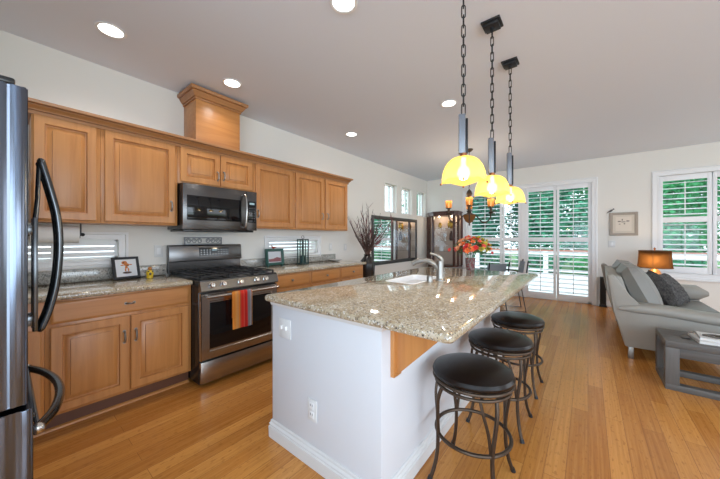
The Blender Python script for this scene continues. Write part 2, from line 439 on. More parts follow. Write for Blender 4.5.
# ------------------------------------------------------------------ kitchen cabinets
UX, BXF = -3.06, -2.74      # face-frame planes of uppers and bases
def door_mesh(y0, y1, z0, z1, x, rail=.055):
    return MB().loops((x, y0, z0), (0, 1, 0), (0, 0, 1), (1, 0, 0), y1 - y0, z1 - z0,
                      [(0, 0), (0, .016), (.005, .02), (rail, .02), (rail + .002, .012), (rail + .005, .003), (rail + .012, .002), (rail + .014, .004), (rail + .038, .0115), (rail + .0395, .0185), (rail + .043, .0195)])
def pull(y, z, x, vert=True, L=.085):
    m = MB()
    if vert: pts = [(x, y, z - L / 2), (x + .022, y, z - L / 2 + .01), (x + .028, y, z), (x + .022, y, z + L / 2 - .01), (x, y, z + L / 2)]
    else: pts = [(x, y - L / 2, z), (x + .022, y - L / 2 + .01, z), (x + .028, y, z), (x + .022, y + L / 2 - .01, z), (x, y + L / 2, z)]
    m.curve(pts, .0065, 8, 5)
    e = (0, 0, L / 2) if vert else (0, L / 2, 0)
    for s in (-1, 1): m.cyl((x, y + s * e[1], z + s * e[2]), (x + .004, y + s * e[1], z + s * e[2]), .010)
    return m
def knob(y, z, x):
    R = Matrix.Rotation(PI / 2, 4, 'Y')
    return MB().lathe([(.006, 0), (.005, .012), (.014, .018), (.016, .024), (.012, .030), (.003, .032)], (x, y, z), 16, M=R)
def upper(y0, y1, z0, z1, doors, label, group='wooden wall cabinets along the left wall'):
    t = thing('wall_cabinet', label, 'cabinet', (WX, (y0 + y1) / 2, z0), 0, group)
    MB().box(WX + .002, UX, y0 + .0005, y1 - .0005, z0, z1, .002).build('carcass', M_wood, t)
    for (a, b, hz) in doors:
        d = door_mesh(a, b, z0 + .018, z1 - .022, UX + .0005).build('door', M_wood, t)
        if hz: pull(hz[0], hz[1], UX + .0205).build('handle', M_nickel, d)
    return t
ZU0, ZU1 = 1.405, 2.185
upper(.12, .485, ZU0, ZU1, [(.128, .462, None)], 'single-door honey maple wall cabinet nearest the refrigerator')
upper(.485, 1.035, ZU0, ZU1, [(.508, 1.012, (.977, 1.585))], 'wide single-door honey maple wall cabinet directly left of the microwave')
upper(1.035, 1.825, 1.815, ZU1, [(1.055, 1.432, (1.405, 1.935)), (1.438, 1.805, (1.468, 1.945))], 'short two-door honey maple cabinet above the microwave')
upper(1.825, 2.41, ZU0, ZU1, [(1.848, 2.388, (1.872, 1.575))], 'single-door honey maple wall cabinet directly right of the microwave')
upper(2.41, 3.50, ZU0, ZU1, [(2.434, 2.952, (2.915, 1.605)), (2.990, 3.478, (3.022, 1.61))], 'two-door honey maple wall cabinet at the far end beside the dried branches')
cp = [(0, 2.163), (.014, 2.163), (.014, 2.182), (.009, 2.184), (.009, 2.188), (.024, 2.190), (.024, 2.198), (.044, 2.220), (.040, 2.222), (.040, 2.227), (.062, 2.229), (.066, 2.236), (.066, 2.252), (0, 2.252)]
cr_ = MB().sweep(cp, [(WX + .002, .12), (UX, .12), (UX, 3.50), (WX + .002, 3.50)])
# fill the top so it reads as a solid moulding
tag(cr_.build('crown_molding', M_crown, base=(WX, 1.8, 2.175)), 'long stepped wooden crown moulding running over all the wall cabinets', 'molding')
# wooden vent chimney over the microwave cabinet
t = thing('hood_chimney', 'boxy maple vent chimney cover with crown rising above the microwave cabinet to the ceiling', 'hood cover', (-3.2, 1.43, 2.252))
MB().box(WX + .002, -3.075, 1.205, 1.668, 2.255, 2.79, .002).build('chimney_box', M_woodh, t)
hc = [(0, 2.69), (.012, 2.69), (.012, 2.704), (.007, 2.706), (.007, 2.710), (.020, 2.712), (.046, 2.752), (.042, 2.754), (.042, 2.760), (.060, 2.763), (.066, 2.772), (.066, 2.795), (0, 2.795)]
MB().sweep(hc, [(WX + .002, 1.205), (-3.075, 1.205), (-3.075, 1.668), (WX + .002, 1.668)]).build('crown', M_crown, t)

def base_cab(y0, y1, doors, drawers, label):
    t = thing('base_cabinet', label, 'cabinet', (WX, (y0 + y1) / 2, 0), 0, 'wooden base cabinets along the left wall')
    MB().box(WX + .002, BXF, y0 + .0005, y1 - .0005, .115, .878, .002).build('carcass', M_wood, t)
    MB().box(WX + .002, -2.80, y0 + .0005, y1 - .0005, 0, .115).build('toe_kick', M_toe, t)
    MB().prism([(-2.7995, 0), (-2.785, 0), (-2.787, .012), (-2.7995, .02)], 'y', y0 + .0005, y1 - .0005).build('shoe_strip', M_woodh, t)
    for a, b, h in doors:
        d = door_mesh(a, b, .135, .70, BXF + .0005).build('door', M_wood, t)
        if h: pull(h, .545, BXF + .0205).build('handle', M_nickel, d)
    for a, b, flat in drawers:
        d = MB().loops((BXF + .0005, a, .722), (0, 1, 0), (0, 0, 1), (1, 0, 0), b - a, .142, [(0, 0), (0, .013), (.012, .02), (.02, .02)]).build('drawer', M_woodh, t)
        (pull((a + b) / 2, .795, BXF + .0205, False, .05) if flat else knob((a + b) / 2, .795, BXF + .0205)).build('knob', M_nickel, d)
    return t
base_cab(.0, .165, [(.012, .150, None)], [], 'narrow maple base cabinet end tucked beside the refrigerator')
base_cab(.165, 1.034, [(.188, .597, .566), (.605, 1.012, .636)], [(.188, 1.012, True)], 'two-door maple base cabinet with one wide drawer left of the range')
base_cab(1.812, 2.41, [(1.84, 2.39, 1.87)], [(1.84, 2.39, False)], 'maple base cabinet with one drawer directly right of the range')
base_cab(2.41, 2.96, [(2.435, 2.94, 2.9)], [(2.435, 2.94, False)], 'middle maple base cabinet of the three right of the range')
base_cab(2.96, 3.50, [(2.985, 3.475, 3.02)], [(2.985, 3.475, False)], 'maple base cabinet at the far end next to the floor vase')
for y0, y1, s in ((0, 1.034, 'left of the range under the small framed picture'), (1.812, 3.53, 'right of the range under the teal frame and lantern')):
    t = thing('countertop', 'speckled granite countertop with low backsplash ' + s, 'countertop', (-3.04, (y0 + y1) / 2, .88), 0, 'granite counters along the left wall')
    MB().box(WX + .002, -2.69, y0, y1, .8785, .918, .014, 3).build('slab', M_gran, t)
    MB().box(WX + .002, WX + .024, y0, y1, .9185, 1.022, .003).build('backsplash', M_granb, t)

# ------------------------------------------------------------------ range
t = thing('gas_range', 'dark stainless gas range with black grates standing between the maple base cabinets', 'range', (-2.95, 1.423, 0))
Y0, Y1 = 1.040, 1.806
MB().box(-3.365, -2.60, Y0, Y1, .03, .90, .003).build('body', M_black, t)
for a in (Y0 + .05, Y1 - .05):
    for x in (-3.3, -2.66): MB().cyl((x, a, 0), (x, a, .03), .018).build('foot', M_black, t)
MB().box(-3.30, -2.575, Y0, Y1, .9005, .925, .006).build('cooktop', M_black, t)
MB().prism([(-2.599, .82), (-2.565, .82), (-2.545, .835), (-2.565, .912), (-2.599, .912)], 'y', Y0, Y1).build('control_panel', M_dsteel, t)
ax = Vector((1, 0, .25)).normalized()
R = ax.to_track_quat('Z', 'Y').to_matrix().to_4x4()
for y in (1.13, 1.23, 1.391, 1.558, 1.655):
    k = MB().lathe([(.024, 0), (.024, .006), (.020, .009), (.019, .028), (.016, .034), (.004, .035)], (-2.556, y, .876), 20, M=R).build('knob', M_chrome, t)
    MB().box(-.003, .003, -.018, .018, .030, .040, M=Matrix.Translation((-2.556, y, .876)) @ R).build('pointer', M_steel, k)
d = MB().loops((-2.599, Y0 + .004, .235), (0, 1, 0), (0, 0, 1), (1, 0, 0), Y1 - Y0 - .008, .575, [(0, 0), (0, .034), (.006, .04), (.07, .04), (.075, .036)]).build('oven_door', M_steel, t)
MB().box(-2.563, -2.5585, Y0 + .075, Y1 - .075, .325, .725, .002).build('oven_window', M_blackglass, d)
h = MB().tube([(-2.50, Y0 + .03, .785), (-2.50, Y1 - .03, .785)], .0135, 14)
for y in (Y0 + .06, Y1 - .06): h.box(-2.56, -2.50, y - .014, y + .014, .775, .795, .003)
h.build('oven_handle', M_steel, d)
MB().box(-2.599, -2.56, Y0 + .004, Y1 - .004, .04, .222, .006).build('warming_drawer', M_steel, t)
b = MB().prism([(-3.365, .926), (-3.31, .926), (-3.325, 1.04), (-3.285, 1.045), (-3.30, 1.205), (-3.315, 1.215), (-3.365, 1.215)], 'y', Y0, Y1, .004).build('backguard', M_dsteel, t)
def on_guard(y0, y1, z0, z1, off):
    f = lambda z: -3.285 - (z - 1.045) * .015 / .16
    return MB().prism([(f(z0) + off - .002, z0), (f(z0) + off, z0), (f(z1) + off, z1), (f(z1) + off - .002, z1)], 'y', y0, y1)
dp = on_guard(1.325, 1.645, 1.09, 1.18, .003).build('display_panel', M_blackglass, b)
M_led = emit('clock_digits', (.35, .5, .55), .12)
bt = MB()
for i in range(10):
    for j in range(3):
        if 4 <= i <= 5 and j > 0: continue
        y = 1.345 + i * .031; z = 1.108 + j * .024
        f = -3.285 - (z - 1.045) * .094
        bt.box(f + .003, f + .0045, y - .005, y + .005, z - .0035, z + .0035)
bt.build('buttons', M_plate, dp)
on_guard(1.46, 1.515, 1.148, 1.168, .0045).build('clock', M_led, dp)
for gy0, gy1 in ((1.055, 1.30), (1.305, 1.54), (1.545, 1.79)):
    g = MB(); z = .955
    for x in (-3.27, -2.61): g.box(x - .006, x + .006, gy0, gy1, z - .012, z, .002)
    for y in (gy0 + .006, gy1 - .006): g.box(-3.276, -2.604, y - .006, y + .006, z - .012, z, .002)
    for x in (-3.10, -2.94, -2.78): g.box(x - .005, x + .005, gy0, gy1, z - .012, z, .002)
    ym = (gy0 + gy1) / 2; g.box(-3.276, -2.604, ym - .005, ym + .005, z - .012, z + .004, .002)
    for x in (-3.27, -2.61):
        for y in (gy0 + .008, gy1 - .008): g.box(x - .007, x + .007, y - .007, y + .007, .926, z - .01)
    g.build('grate', M_iron, t)
for x, y in ((-3.10, 1.18), (-2.78, 1.18), (-2.94, 1.423), (-3.10, 1.667), (-2.78, 1.667)):
    MB().lathe([(.05, .926), (.048, .934), (.034, .936), (.034, .942), (.003, .943)], (x, y, 0), 20).build('burner', M_iron, t)
# towel over the handle
M_towel = mat('striped_towel', (.8, .3, .1), .9); n_ = N(M_towel)
sx = n_.n('SeparateXYZ'); n_.l(n_.pos(), sx.inputs[0])
mr = n_.n('MapRange', From_Min=1.275, From_Max=1.468); n_.l(sx.outputs[1], mr.inputs[0])
OR, DO, RD, RG, GR, LG = (.92, .34, .05), (.94, .45, .12), (.90, .04, .025), (.75, .025, .02), (.33, .33, .38), (.55, .52, .53)
n_.col(n_.ramp(mr.outputs[0], [(0, OR), (.14, DO), (.24, (.85, .42, .16)), (.30, OR), (.38, (.75, .10, .05)), (.44, RD), (.55, (.9, .12, .08)), (.60, RG), (.68, RD), (.74, (.40, .25, .27)), (.78, GR), (.88, LG), (.93, (.2, .15, .25)), (.97, DO)], 'CONSTANT'))
n_.bump(n_.noise(n_.pos((300, 300, 300)), 1, 2), .2, .002)
tw = MB(); rows = []
prof = [(-2.522, .56), (-2.520, .70), (-2.518, .78), (-2.512, .801), (-2.50, .807), (-2.488, .801), (-2.480, .78), (-2.478, .70), (-2.476, .60), (-2.474, .47)]
for (x, z) in prof:
    rows.append(tw.ring([(x + .004 * math.sin(k * 1.1) * min(1, max(0, (.8 - z) * 6)) * (1 if x > -2.5 else .3), (1.275 if x > -2.495 else 1.292) + k * (.0193 if x > -2.495 else .017), z) for k in range(11)]))
for i in range(len(rows) - 1): tw.bridge(rows[i], rows[i + 1], False)
bmesh.ops.solidify(tw.bm, geom=tw.bm.faces[:], thickness=.004)
tag(tw.build('dish_towel', M_towel, base=(-2.5, 1.37, .8), sharp=60), 'orange, red and grey striped dish towel hanging over the oven handle', 'towel')
# scroll ornament on the backguard
t = thing('scroll_rack', 'dark wrought-metal scroll ornament standing on top of the range backguard', 'ornament', (-3.335, 1.39, 1.2155))
f = MB(); z0, z1, x = 1.2165, 1.30, -3.338
for z in (z0 + .005, z1 - .008): f.box(x - .006, x + .006, 1.193, 1.589, z - .005, z + .005, .001)
for y in (1.198, 1.584): f.box(x - .006, x + .006, y - .005, y + .005, z0, z1 - .004, .001)
f.build('frame', M_pewter, t)
s_ = MB()
for sgn in (-1, 1):
    for off in (.155, .10, .045):
        cy = 1.391 + sgn * off
        pts = [(x, cy + sgn * (.028 - .018 * q / 12) * math.cos(q * .75), 1.257 + (.030 - .016 * q / 12) * math.sin(q * .75)) for q in range(14)]
        s_.tube(pts, .0035, 6)
s_.build('scrollwork', M_pewter, t)

# ------------------------------------------------------------------ microwave
t = thing('microwave', 'black stainless over-the-range microwave mounted under the short maple cabinet', 'microwave', (-3.17, 1.43, 1.355))
Y0, Y1, Z0, Z1 = 1.048, 1.812, 1.372, 1.812
MB().box(WX + .01, -2.995, Y0, Y1, Z0 + .002, Z1, .004).build('body', M_black, t)
MB().box(WX + .03, -3.0, Y0 + .02, Y1 - .02, 1.352, Z0, .003).build('vent_base', M_black, t)
d = MB().box(-2.994, -2.965, Y0, Y1 - .125, Z0, Z1 - .002, .004).build('door', M_dsteel, t)
MB().box(-2.9652, -2.9625, Y0 + .035, Y1 - .19, 1.462, 1.70, .001).build('door_window', M_blackglass, d)
MB().curve([(-2.966, 1.655, 1.765), (-2.935, 1.66, 1.745), (-2.915, 1.663, 1.59), (-2.935, 1.66, 1.42), (-2.966, 1.655, 1.40)], .0105, 10, 6).build('handle', M_steel, d)
p = MB().box(-2.994, -2.966, Y1 - .122, Y1, Z0, Z1 - .002, .004).build('control_panel', M_dsteel, t)
q = MB().box(-2.9662, -2.964, Y1 - .108, Y1 - .012, 1.46, 1.70, .001).build('keypad', M_blackglass, p)
bt = MB()
for i in range(3):
    for j in range(6): bt.box(-2.9645, -2.9632, Y1 - .094 + i * .028, Y1 - .094 + i * .028 + .013, 1.478 + j * .028, 1.478 + j * .028 + .006)
bt.build('key_marks', mat('key_grey', (.16, .16, .17), .4), q)
MB().box(-2.9645, -2.9632, Y1 - .09, Y1 - .03, 1.662, 1.684).build('clock', M_led, q)

# ------------------------------------------------------------------ refrigerator
t = thing('refrigerator', 'tall stainless refrigerator with dark bowed handles cut off at the left edge', 'refrigerator', (-1.8, -.3, 0))
MB().box(-2.25, -1.36, -.84, -.065, .03, 1.735, .006).build('body', mat('fridge_side', (.07, .07, .075), .4), t)
MB().box(-2.2, -1.4, -.8, -.10, 0, .03).build('plinth', M_black, t)
def fdoor(x0, x1, z0, z1, name, s=0):
    pts = [(x0, -.055), (x0, .042)]
    n = 10
    for i in range(n + 1):
        q = i / n; xx = x0 + .012 + (x1 - x0 - .024) * q
        pts.append((xx, .050 + .012 * (1 - (2 * q - 1) ** 2 * .35)))
    edge = []
    for i in range(9):
        q = i / 8; edge.append((x1 - .007 * (2 * q - 1) ** 2, .058 - .036 * q))
    for i in range(11):
        q = i / 10; edge.append((x1 - .002 - .006 * (2 * q - 1) ** 2, .020 - .056 * q))
    pts += edge + [(x1 - .012, -.055)]
    return MB().prism([(p[0], p[1] - s) for p in pts[::-1]], 'z', z0, z1, .004).build(name, M_fsteel, t)
M_handle = mat('handle_steel', (.10, .105, .11), .2, 1)
dr = fdoor(-1.80, -1.352, .772, 1.75, 'door', .011); dl = fdoor(-2.252, -1.806, .772, 1.75, 'door', .011); fz = fdoor(-2.252, -1.352, .06, .755, 'freezer_drawer')
for d, x in ((dr, -1.765), (dl, -1.842)):
    m = MB().curve([(x, .094, 1.615), (x, .120, 1.50), (x, .142, 1.38), (x, .149, 1.25), (x, .140, 1.10), (x, .118, .98), (x, .092, .90)], [.006] + [.0125] * 46 + [.010, .006], 12, 8)
    m.tube([(x, .092, 1.61), (x, .088, 1.45), (x, .082, 1.36)], [.005, .006, .007], 8).box(x - .012, x + .012, .072, .088, .905, 1.37, .003)
    for z in (.95, 1.32): m.box(x - .010, x + .010, .045, .075, z - .02, z + .02, .002)
    m.build('handle', M_handle, d)
h = MB().curve([(-1.45, .072, .645), (-1.55, .115, .645), (-1.68, .142, .645), (-1.8, .150, .645), (-1.92, .142, .645), (-2.05, .115, .645), (-2.15, .075, .645)], .0155, 12, 8)
h.tube([(-1.45, .072, .645), (-2.15, .072, .645)], .007, 8)
for x in (-1.55, -2.05): h.box(x - .02, x + .02, .045, .070, .635, .655, .002)
h = h.build('handle', M_handle, fz)
for x in (-1.445, -2.155): MB().ball((x, .072, .645), (.014, .018, .020), 12).build('handle_end', M_steel, h)
for x in (-1.41, -2.20): MB().box(x - .05, x + .05, -.06, .022, 1.7515, 1.772, .006).build('hinge_cap', M_black, t)

# ------------------------------------------------------------------ island
IX0, IX1, IY0, IY1 = -1.60, -.745, 1.09, 3.36
t = thing('kitchen_island', 'large white-panelled kitchen island with speckled granite top in the middle of the kitchen', 'island', (-1.0, 2.2, 0))
MB().box(IX0, IX1, IY0, IY1, 0, .878, .003).build('body', M_isl, t)
MB().sweep([(-.002, 0), (.016, 0), (.018, .070), (.012, .074), (.012, .084), (.016, .088), (.008, .098), (.008, .108), (.003, .114), (-.002, .114)], [(IX0, IY0), (IX1, IY0), (IX1, IY1), (IX0, IY1)], True).build('baseboard', M_islb, t, sharp=20)
MB().sweep([(-.002, .855), (.006, .855), (.012, .878), (-.002, .878)], [(IX0, IY0), (IX1, IY0), (IX1, IY1), (IX0, IY1)], True).build('top_trim', M_islb, t)
# granite top with the sink cut-out
tx0, tx1, ty0, ty1, tz0, tz1 = -1.645, -.40, 1.05, 3.45, .879, .920
sx0, sx1, sy0, sy1 = -1.35, -1.09, 2.045, 2.555
def rrect(x0, x1, y0, y1, r, n=5):
    pts = []
    for cx, cy, a in ((x1 - r, y1 - r, 0), (x0 + r, y1 - r, 90), (x0 + r, y0 + r, 180), (x1 - r, y0 + r, 270)):
        for k in range(n + 1):
            q = math.radians(a + 90 * k / n); pts.append((cx + r * math.cos(q), cy + r * math.sin(q)))
    return pts
m = MB(); rings = []
for ins, z in ((.014, tz0), (.006, tz0 + .003), (0, tz0 + .012), (0, tz1 - .014), (.004, tz1 - .005), (.014, tz1)):
    rings.append(m.ring([(x, y, z) for x, y in rrect(tx0 + ins, tx1 - ins, ty0 + ins, ty1 - ins, .03 - ins * .5)]))
for i in range(5): m.bridge(rings[i], rings[i + 1])
it = m.ring([(x, y, tz1) for x, y in rrect(sx0, sx1, sy0, sy1, .03)]); ib = m.ring([(x, y, tz0) for x, y in rrect(sx0, sx1, sy0, sy1, .03)])
m.bridge(rings[-1], it); m.bridge(it, ib); m.bridge(ib, rings[0])
m.build('countertop', M_gran, t)
m = MB(); rg2 = [m.ring([(x, y, z) for x, y in rrect(sx0 + i_, sx1 - i_, sy0 + i_, sy1 - i_, .04)]) for i_, z in ((-.016, tz1 + .0005), (-.014, tz1 + .004), (-.004, tz1 + .005), (.003, tz1 + .001), (.004, .86), (.010, .825), (.03, .815))]
for i in range(6): m.bridge(rg2[i], rg2[i + 1])
m.bm.faces.new(rg2[-1])
rg3 = [m.ring([(x, y, z) for x, y in rrect(sx0 + i_, sx1 - i_, sy0 + i_, sy1 - i_, .04)]) for i_, z in ((-.016, tz1 + .0005), (.001, tz1 + .0005), (.001, .81))]
m.bridge(rg3[0], rg3[1]); m.bridge(rg3[1], rg3[2]); m.bm.faces.new(rg3[2])
m.build('sink_basin', M_sink, t)
# corbel bracket
cb = MB().box(IX1, IX1 + .022, 1.165, 1.235, .615, .862, .002)
cb.prism([(IX1 + .022, .63), (IX1 + .05, .65), (-.50, .845), (-.50, .862), (IX1 + .022, .862)], 'y', 1.185, 1.215)
cb.box(IX1 + .022, -.49, 1.165, 1.235, .8625, .8785, .002)
cb.build('corbel', M_wood, t, label='honey maple corbel under the granite overhang')
# faucet
t = thing('faucet', 'brushed nickel pull-out faucet curving over the island sink', 'faucet', (-1.0, 2.36, .9205))
MB().lathe([(.040, .9205), (.040, .930), (.033, .938), (.030, 1.03), (.031, 1.07), (.027, 1.09), (.015, 1.10)], (-1.0, 2.36, 0), 20).build('body', M_nickel, t)
MB().curve([(-1.0, 2.36, .99), (-1.035, 2.355, 1.05), (-1.10, 2.34, 1.085), (-1.17, 2.325, 1.085), (-1.24, 2.31, 1.055)], [.026] * 6 + [.023] * 6 + [.021] * 6 + [.023] * 7, 14, 6).build('spout', M_nickel, t)
MB().curve([(-1.0, 2.36, 1.07), (-.99, 2.365, 1.10), (-1.02, 2.345, 1.135), (-1.07, 2.315, 1.155)], [.022] * 6 + [.018] * 6 + [.013] * 7, 10, 6).build('lever', M_nickel, t)
t = tag(MB().lathe([(.026, .9205), (.026, .958), (.022, .968), (.008, .97)], (-1.045, 2.25, 0), 18).build('soap_dispenser', M_nickel, base=(-1.045, 2.25, .9205)), 'small brushed nickel cap on the granite beside the island faucet', 'soap dispenser')
# island plates
t = thing('switch_plate', 'white double light switch plate high on the end of the island', 'switch', (-1.464, 1.0895, .727))
MB().box(-1.522, -1.406, 1.083, 1.0895, .668, .787, .003).build('plate', M_plate, t)
for x in (-1.487, -1.441): MB().box(x - .005, x + .005, 1.070, 1.083, .722, .745, .002).build('toggle', M_white, t)
t = thing('outlet_plate', 'white power outlet low on the end of the island', 'outlet', (-1.213, 1.0895, .317))
p = MB().box(-1.25, -1.176, 1.083, 1.0895, .256, .378, .003).build('plate', M_plate, t)
for z in (.292, .343):
    q = MB().box(-1.231, -1.195, 1.0805, 1.083, z - .018, z + .018, .001).build('socket', M_white, t)
    s_ = MB()
    for x in (-1.221, -1.207): s_.box(x - .0015, x + .0015, 1.0795, 1.0808, z - .003, z + .010)
    s_.build('slots', M_black, q)

# ------------------------------------------------------------------ stools
t = thing('bar_stool', 'round brown leather bar stool nearest the camera', 'stool', (0, 0, 0), 0, 'bar stools along the island')
MB().lathe([(.17, .548), (.197, .548), (.206, .556), (.208, .568), (.200, .584), (.170, .598), (.12, .607), (.06, .611), (.005, .612)], (0, 0, 0), 44).build('seat', M_leath, t)
MB().circle((0, 0, .538), .198, .0095, 44).circle((0, 0, .508), .188, .0085, 44).lathe([(.09, .512), (.09, .546)], (0, 0, 0), 24).build('swivel_ring', M_bronze, t)
MB().circle((0, 0, .245), .188, .0095, 44).build('foot_ring', M_bronze, t)
for k in range(4):
    a = PI / 4 + k * PI / 2
    P = lambda r, z, da=0: (r * math.cos(a + da), r * math.sin(a + da), z)
    l = MB().curve([P(.182, .508, .16), P(.20, .44, .10), P(.198, .35, .05), P(.192, .245, .0), P(.196, .15), P(.212, .07), P(.236, .004)], .0098, 10, 5)
    l.curve([P(.182, .508, -.30), P(.192, .44, -.22), P(.190, .35, -.10), P(.186, .25, -.02)], .008, 8, 5)
    l = l.build('leg', M_bronze, t)
    MB().cyl(P(.232, .02), P(.239, 0), .0125, .013, 10).build('foot_cap', M_iron, l)
stool = t
stool.location = (-.49, 1.585, 0)
dup(stool, (-.49, 2.20, 0), None, 'middle brown leather bar stool of the three along the island')
dup(stool, (-.49, 2.83, 0), None, 'round brown leather bar stool farthest from the camera, by the far island corner')

# ------------------------------------------------------------------ pendants
def pendant(x, y, label, ztop):
    t = thing('pendant_light', label, 'pendant lamp', (x, y, CZ), 0, 'pendant lamps over the island')
    MB().box(x - .062, x + .062, y - .062, y + .062, CZ - .014, CZ - .0005, .003).box(x - .048, x + .048, y - .048, y + .048, CZ - .034, CZ - .014, .004).lathe([(.016, CZ - .05), (.016, CZ - .034)], (x, y, 0), 12).build('canopy', M_iron, t)
    c = MB(); L = .066; n = int(round((CZ - .045 - ztop) / (L * .84))); st = (CZ - .045 - ztop) / n
    for k in range(n):
        z = ztop + (k + .5) * st; h = L / 2 - .008; r = .0095; pts = []
        for q in range(7): pts.append((r * math.cos(PI * q / 6), h + r * math.sin(PI * q / 6)))
        for q in range(7): pts.append((r * math.cos(PI + PI * q / 6), -h + r * math.sin(PI + PI * q / 6)))
        an = .5 + (PI / 2) * (k % 2)
        c.tube([(x + p * math.cos(an), y + p * math.sin(an), z + q) for p, q in pts], .0032, 6, closed=True)
    c.build('chain', M_iron, t)
    R = Matrix.Translation((x, y, 0)) @ Matrix.Rotation(math.radians(20), 4, 'Z')
    MB().box(-.026, .010, -.018, .018, 1.75, ztop, .003, M=R).build('stem', M_pewter, t)
    MB().box(.011, .023, -.013, .013, 1.75, ztop - .025, .002, M=R).build('stem_bar', mat('pendant_black', (.02, .02, .022), .35, .6) if 'pendant_black' not in bpy.data.materials else bpy.data.materials['pendant_black'], t)
    MB().lathe([(.018, 1.752), (.018, 1.738), (.030, 1.734), (.030, 1.728)], (x, y, 0), 20).build('collar', M_rust, t)
    # dome: round crown flaring to a four-cornered rim
    R0 = math.radians(-71)
    def shp(a, z):
        k = max(0, min(1, (1.735 - z) / .15)) ** 1.1
        q = ((a - R0) + PI / 4) % (PI / 2) - PI / 4       # 0 at a corner
        sq = math.cos(PI / 4) / math.cos(PI / 4 - abs(q))  # square radius
        return 1 * (1 - k) + k * (.45 + .55 * sq)
    prof = []
    for i in range(13):
        q = i / 12 * PI / 2; prof.append((.030 + .088 * math.sin(q), 1.605 + .125 * math.cos(q)))
    m = MB(); m.lathe(prof, (x, y, 0), 64, shp, False, False)
    # corners of the rim dip
    for v in m.bm.verts:
        d = Vector((v.co.x - x, v.co.y - y)); a = math.atan2(d.y, d.x)
        q = abs(((a - R0) + PI / 4) % (PI / 2) - PI / 4)
        k = max(0, min(1, (1.70 - v.co.z) / .095))
        v.co.z -= .014 * k * max(0, 1 - q / (PI / 4))
    bmesh.ops.solidify(m.bm, geom=m.bm.faces[:], thickness=.003)
    m.build('shade', M_shade, t, sharp=80)
    for k in range(4):
        a = R0 + k * PI / 2
        MB().ball((x + .120 * math.cos(a), y + .120 * math.sin(a), 1.588), .006, 10).build('finial', M_rust, t)
    MB().ball((x, y, 1.645), (.034, .034, .040), 18).cyl((x, y, 1.675), (x, y, 1.73), .013).build('bulb', M_bulb, t)
    for z, e in ((1.60, PEND_W), ):
        li = bpy.data.lights.new('bulb_light', 'POINT'); li.energy = e; li.color = WARM; li.shadow_soft_size = .035
        o = bpy.data.objects.new('bulb_light', li); C.objects.link(o); o.location = (0, 0, z - CZ); o.parent = t
pendant(-.535, 1.58, 'yellow glass dome pendant nearest the camera, its chain leaving the top of the photo', 1.965)
pendant(-.535, 2.18, 'middle yellow glass dome pendant of the row of three over the island', 2.0)
pendant(-.530, 2.76, 'yellow glass dome pendant farthest along the island, third in the row', 2.03)

# ------------------------------------------------------------------ recessed lights
t = thing('recessed_light', '', 'ceiling light', (0, 0, CZ), 0, 'round recessed ceiling lights')
MB().lathe([(.088, CZ - .0005), (.092, CZ - .004), (.088, CZ - .008), (.072, CZ - .006), (.070, CZ - .0005)], (0, 0, 0), 36, cap0=False, cap1=False).build('trim_ring', M_white, t)
MB().lathe([(.0705, CZ - .005), (.05, CZ - .0065), (.004, CZ - .007)], (0, 0, 0), 30, cap0=True).build('lens', M_lens, t)
li = bpy.data.lights.new('downlight', 'SPOT'); li.energy = SPOT_W; li.color = (1, .95, .88); li.spot_size = math.radians(140); li.spot_blend = .8; li.shadow_soft_size = .06
o = bpy.data.objects.new('downlight', li); C.objects.link(o); o.location = (0, 0, -.015); o.parent = t
rl = t
for i, (x, y, s) in enumerate(((-2.745, .494, 'glowing round ceiling light above the wall cabinet nearest the refrigerator'), (-2.745, 1.41, 'glowing round ceiling light just in front of the wooden vent chimney'),
                               (-2.72, 3.2, 'glowing round ceiling light above the far end of the wall cabinets'), (-1.235, 3.16, 'glowing round ceiling light just left of the nearest pendant chain'),
                               (-1.24, 1.38, 'glowing round ceiling light cut off by the top edge of the photo'))):
    if i == 0: rl.location = (x, y, CZ); rl['label'] = s
    else: dup(rl, (x, y, CZ), None, s)

# ------------------------------------------------------------------ small things on the left counters
t = thing('picture_frame', 'small dark-framed orange drawing leaning on the counter near the refrigerator', 'picture frame', (-3.26, .70, .918))
R = Matrix.Translation((-3.262, .705, .9195)) @ Matrix.Rotation(math.radians(12), 4, 'Z') @ Matrix.Rotation(math.radians(-14), 4, 'Y')
W, H = .205, .20
m = MB().loops((0, -W / 2, 0), (0, 1, 0), (0, 0, 1), (1, 0, 0), W, H, [(0, -.014), (0, .002), (.003, .004), (.020, .003), (.022, -.004)])
for v in m.bm.verts: v.co = R @ v.co
m.build('frame', mat('frame_black', (.02, .022, .028), .3), t)
MB().box(-.0035, -.003, -W / 2 + .022, W / 2 - .022, .022, H - .022, M=R).build('paper', mat('paper', (.78, .78, .80), .7), t)
M_or = mat('ink_orange', (.62, .20, .05), .7); M_br = mat('ink_brown', (.10, .06, .05), .7)
def disc(m, y, z, ry, rz, x=-.0028):
    m.bm.faces.new(m.ring([R @ Vector((x, y + ry * math.cos(2 * PI * k / 14), z + rz * math.sin(2 * PI * k / 14))) for k in range(14)]))
m = MB()
for a in ((-.012, .148, .022, .016), (.004, .128, .020, .014), (.0, .105, .012, .012), (-.03, .125, .014, .005), (.034, .128, .014, .005), (-.008, .082, .006, .016), (.014, .082, .006, .016)): disc(m, *a)
m.build('drawing', M_or, t, flat=True)
m = MB(); disc(m, .002, .056, .036, .010, -.0027); disc(m, -.018, .150, .006, .005, -.0026); disc(m, .01, .118, .012, .004, -.0026); m.build('drawing_shade', M_br, t, flat=True)
MB().box(-.075, -.068, -.02, .02, -.001, .12, M=Matrix.Translation((-3.252, .70, .9195)) @ Matrix.Rotation(math.radians(12), 4, 'Z') @ Matrix.Rotation(math.radians(10), 4, 'Y')).build('easel_leg', bpy.data.materials['frame_black'], t)
t = thing('figurine', 'tiny yellow figurine on the counter right of the small framed drawing', 'figurine', (-3.13, .835, .918))
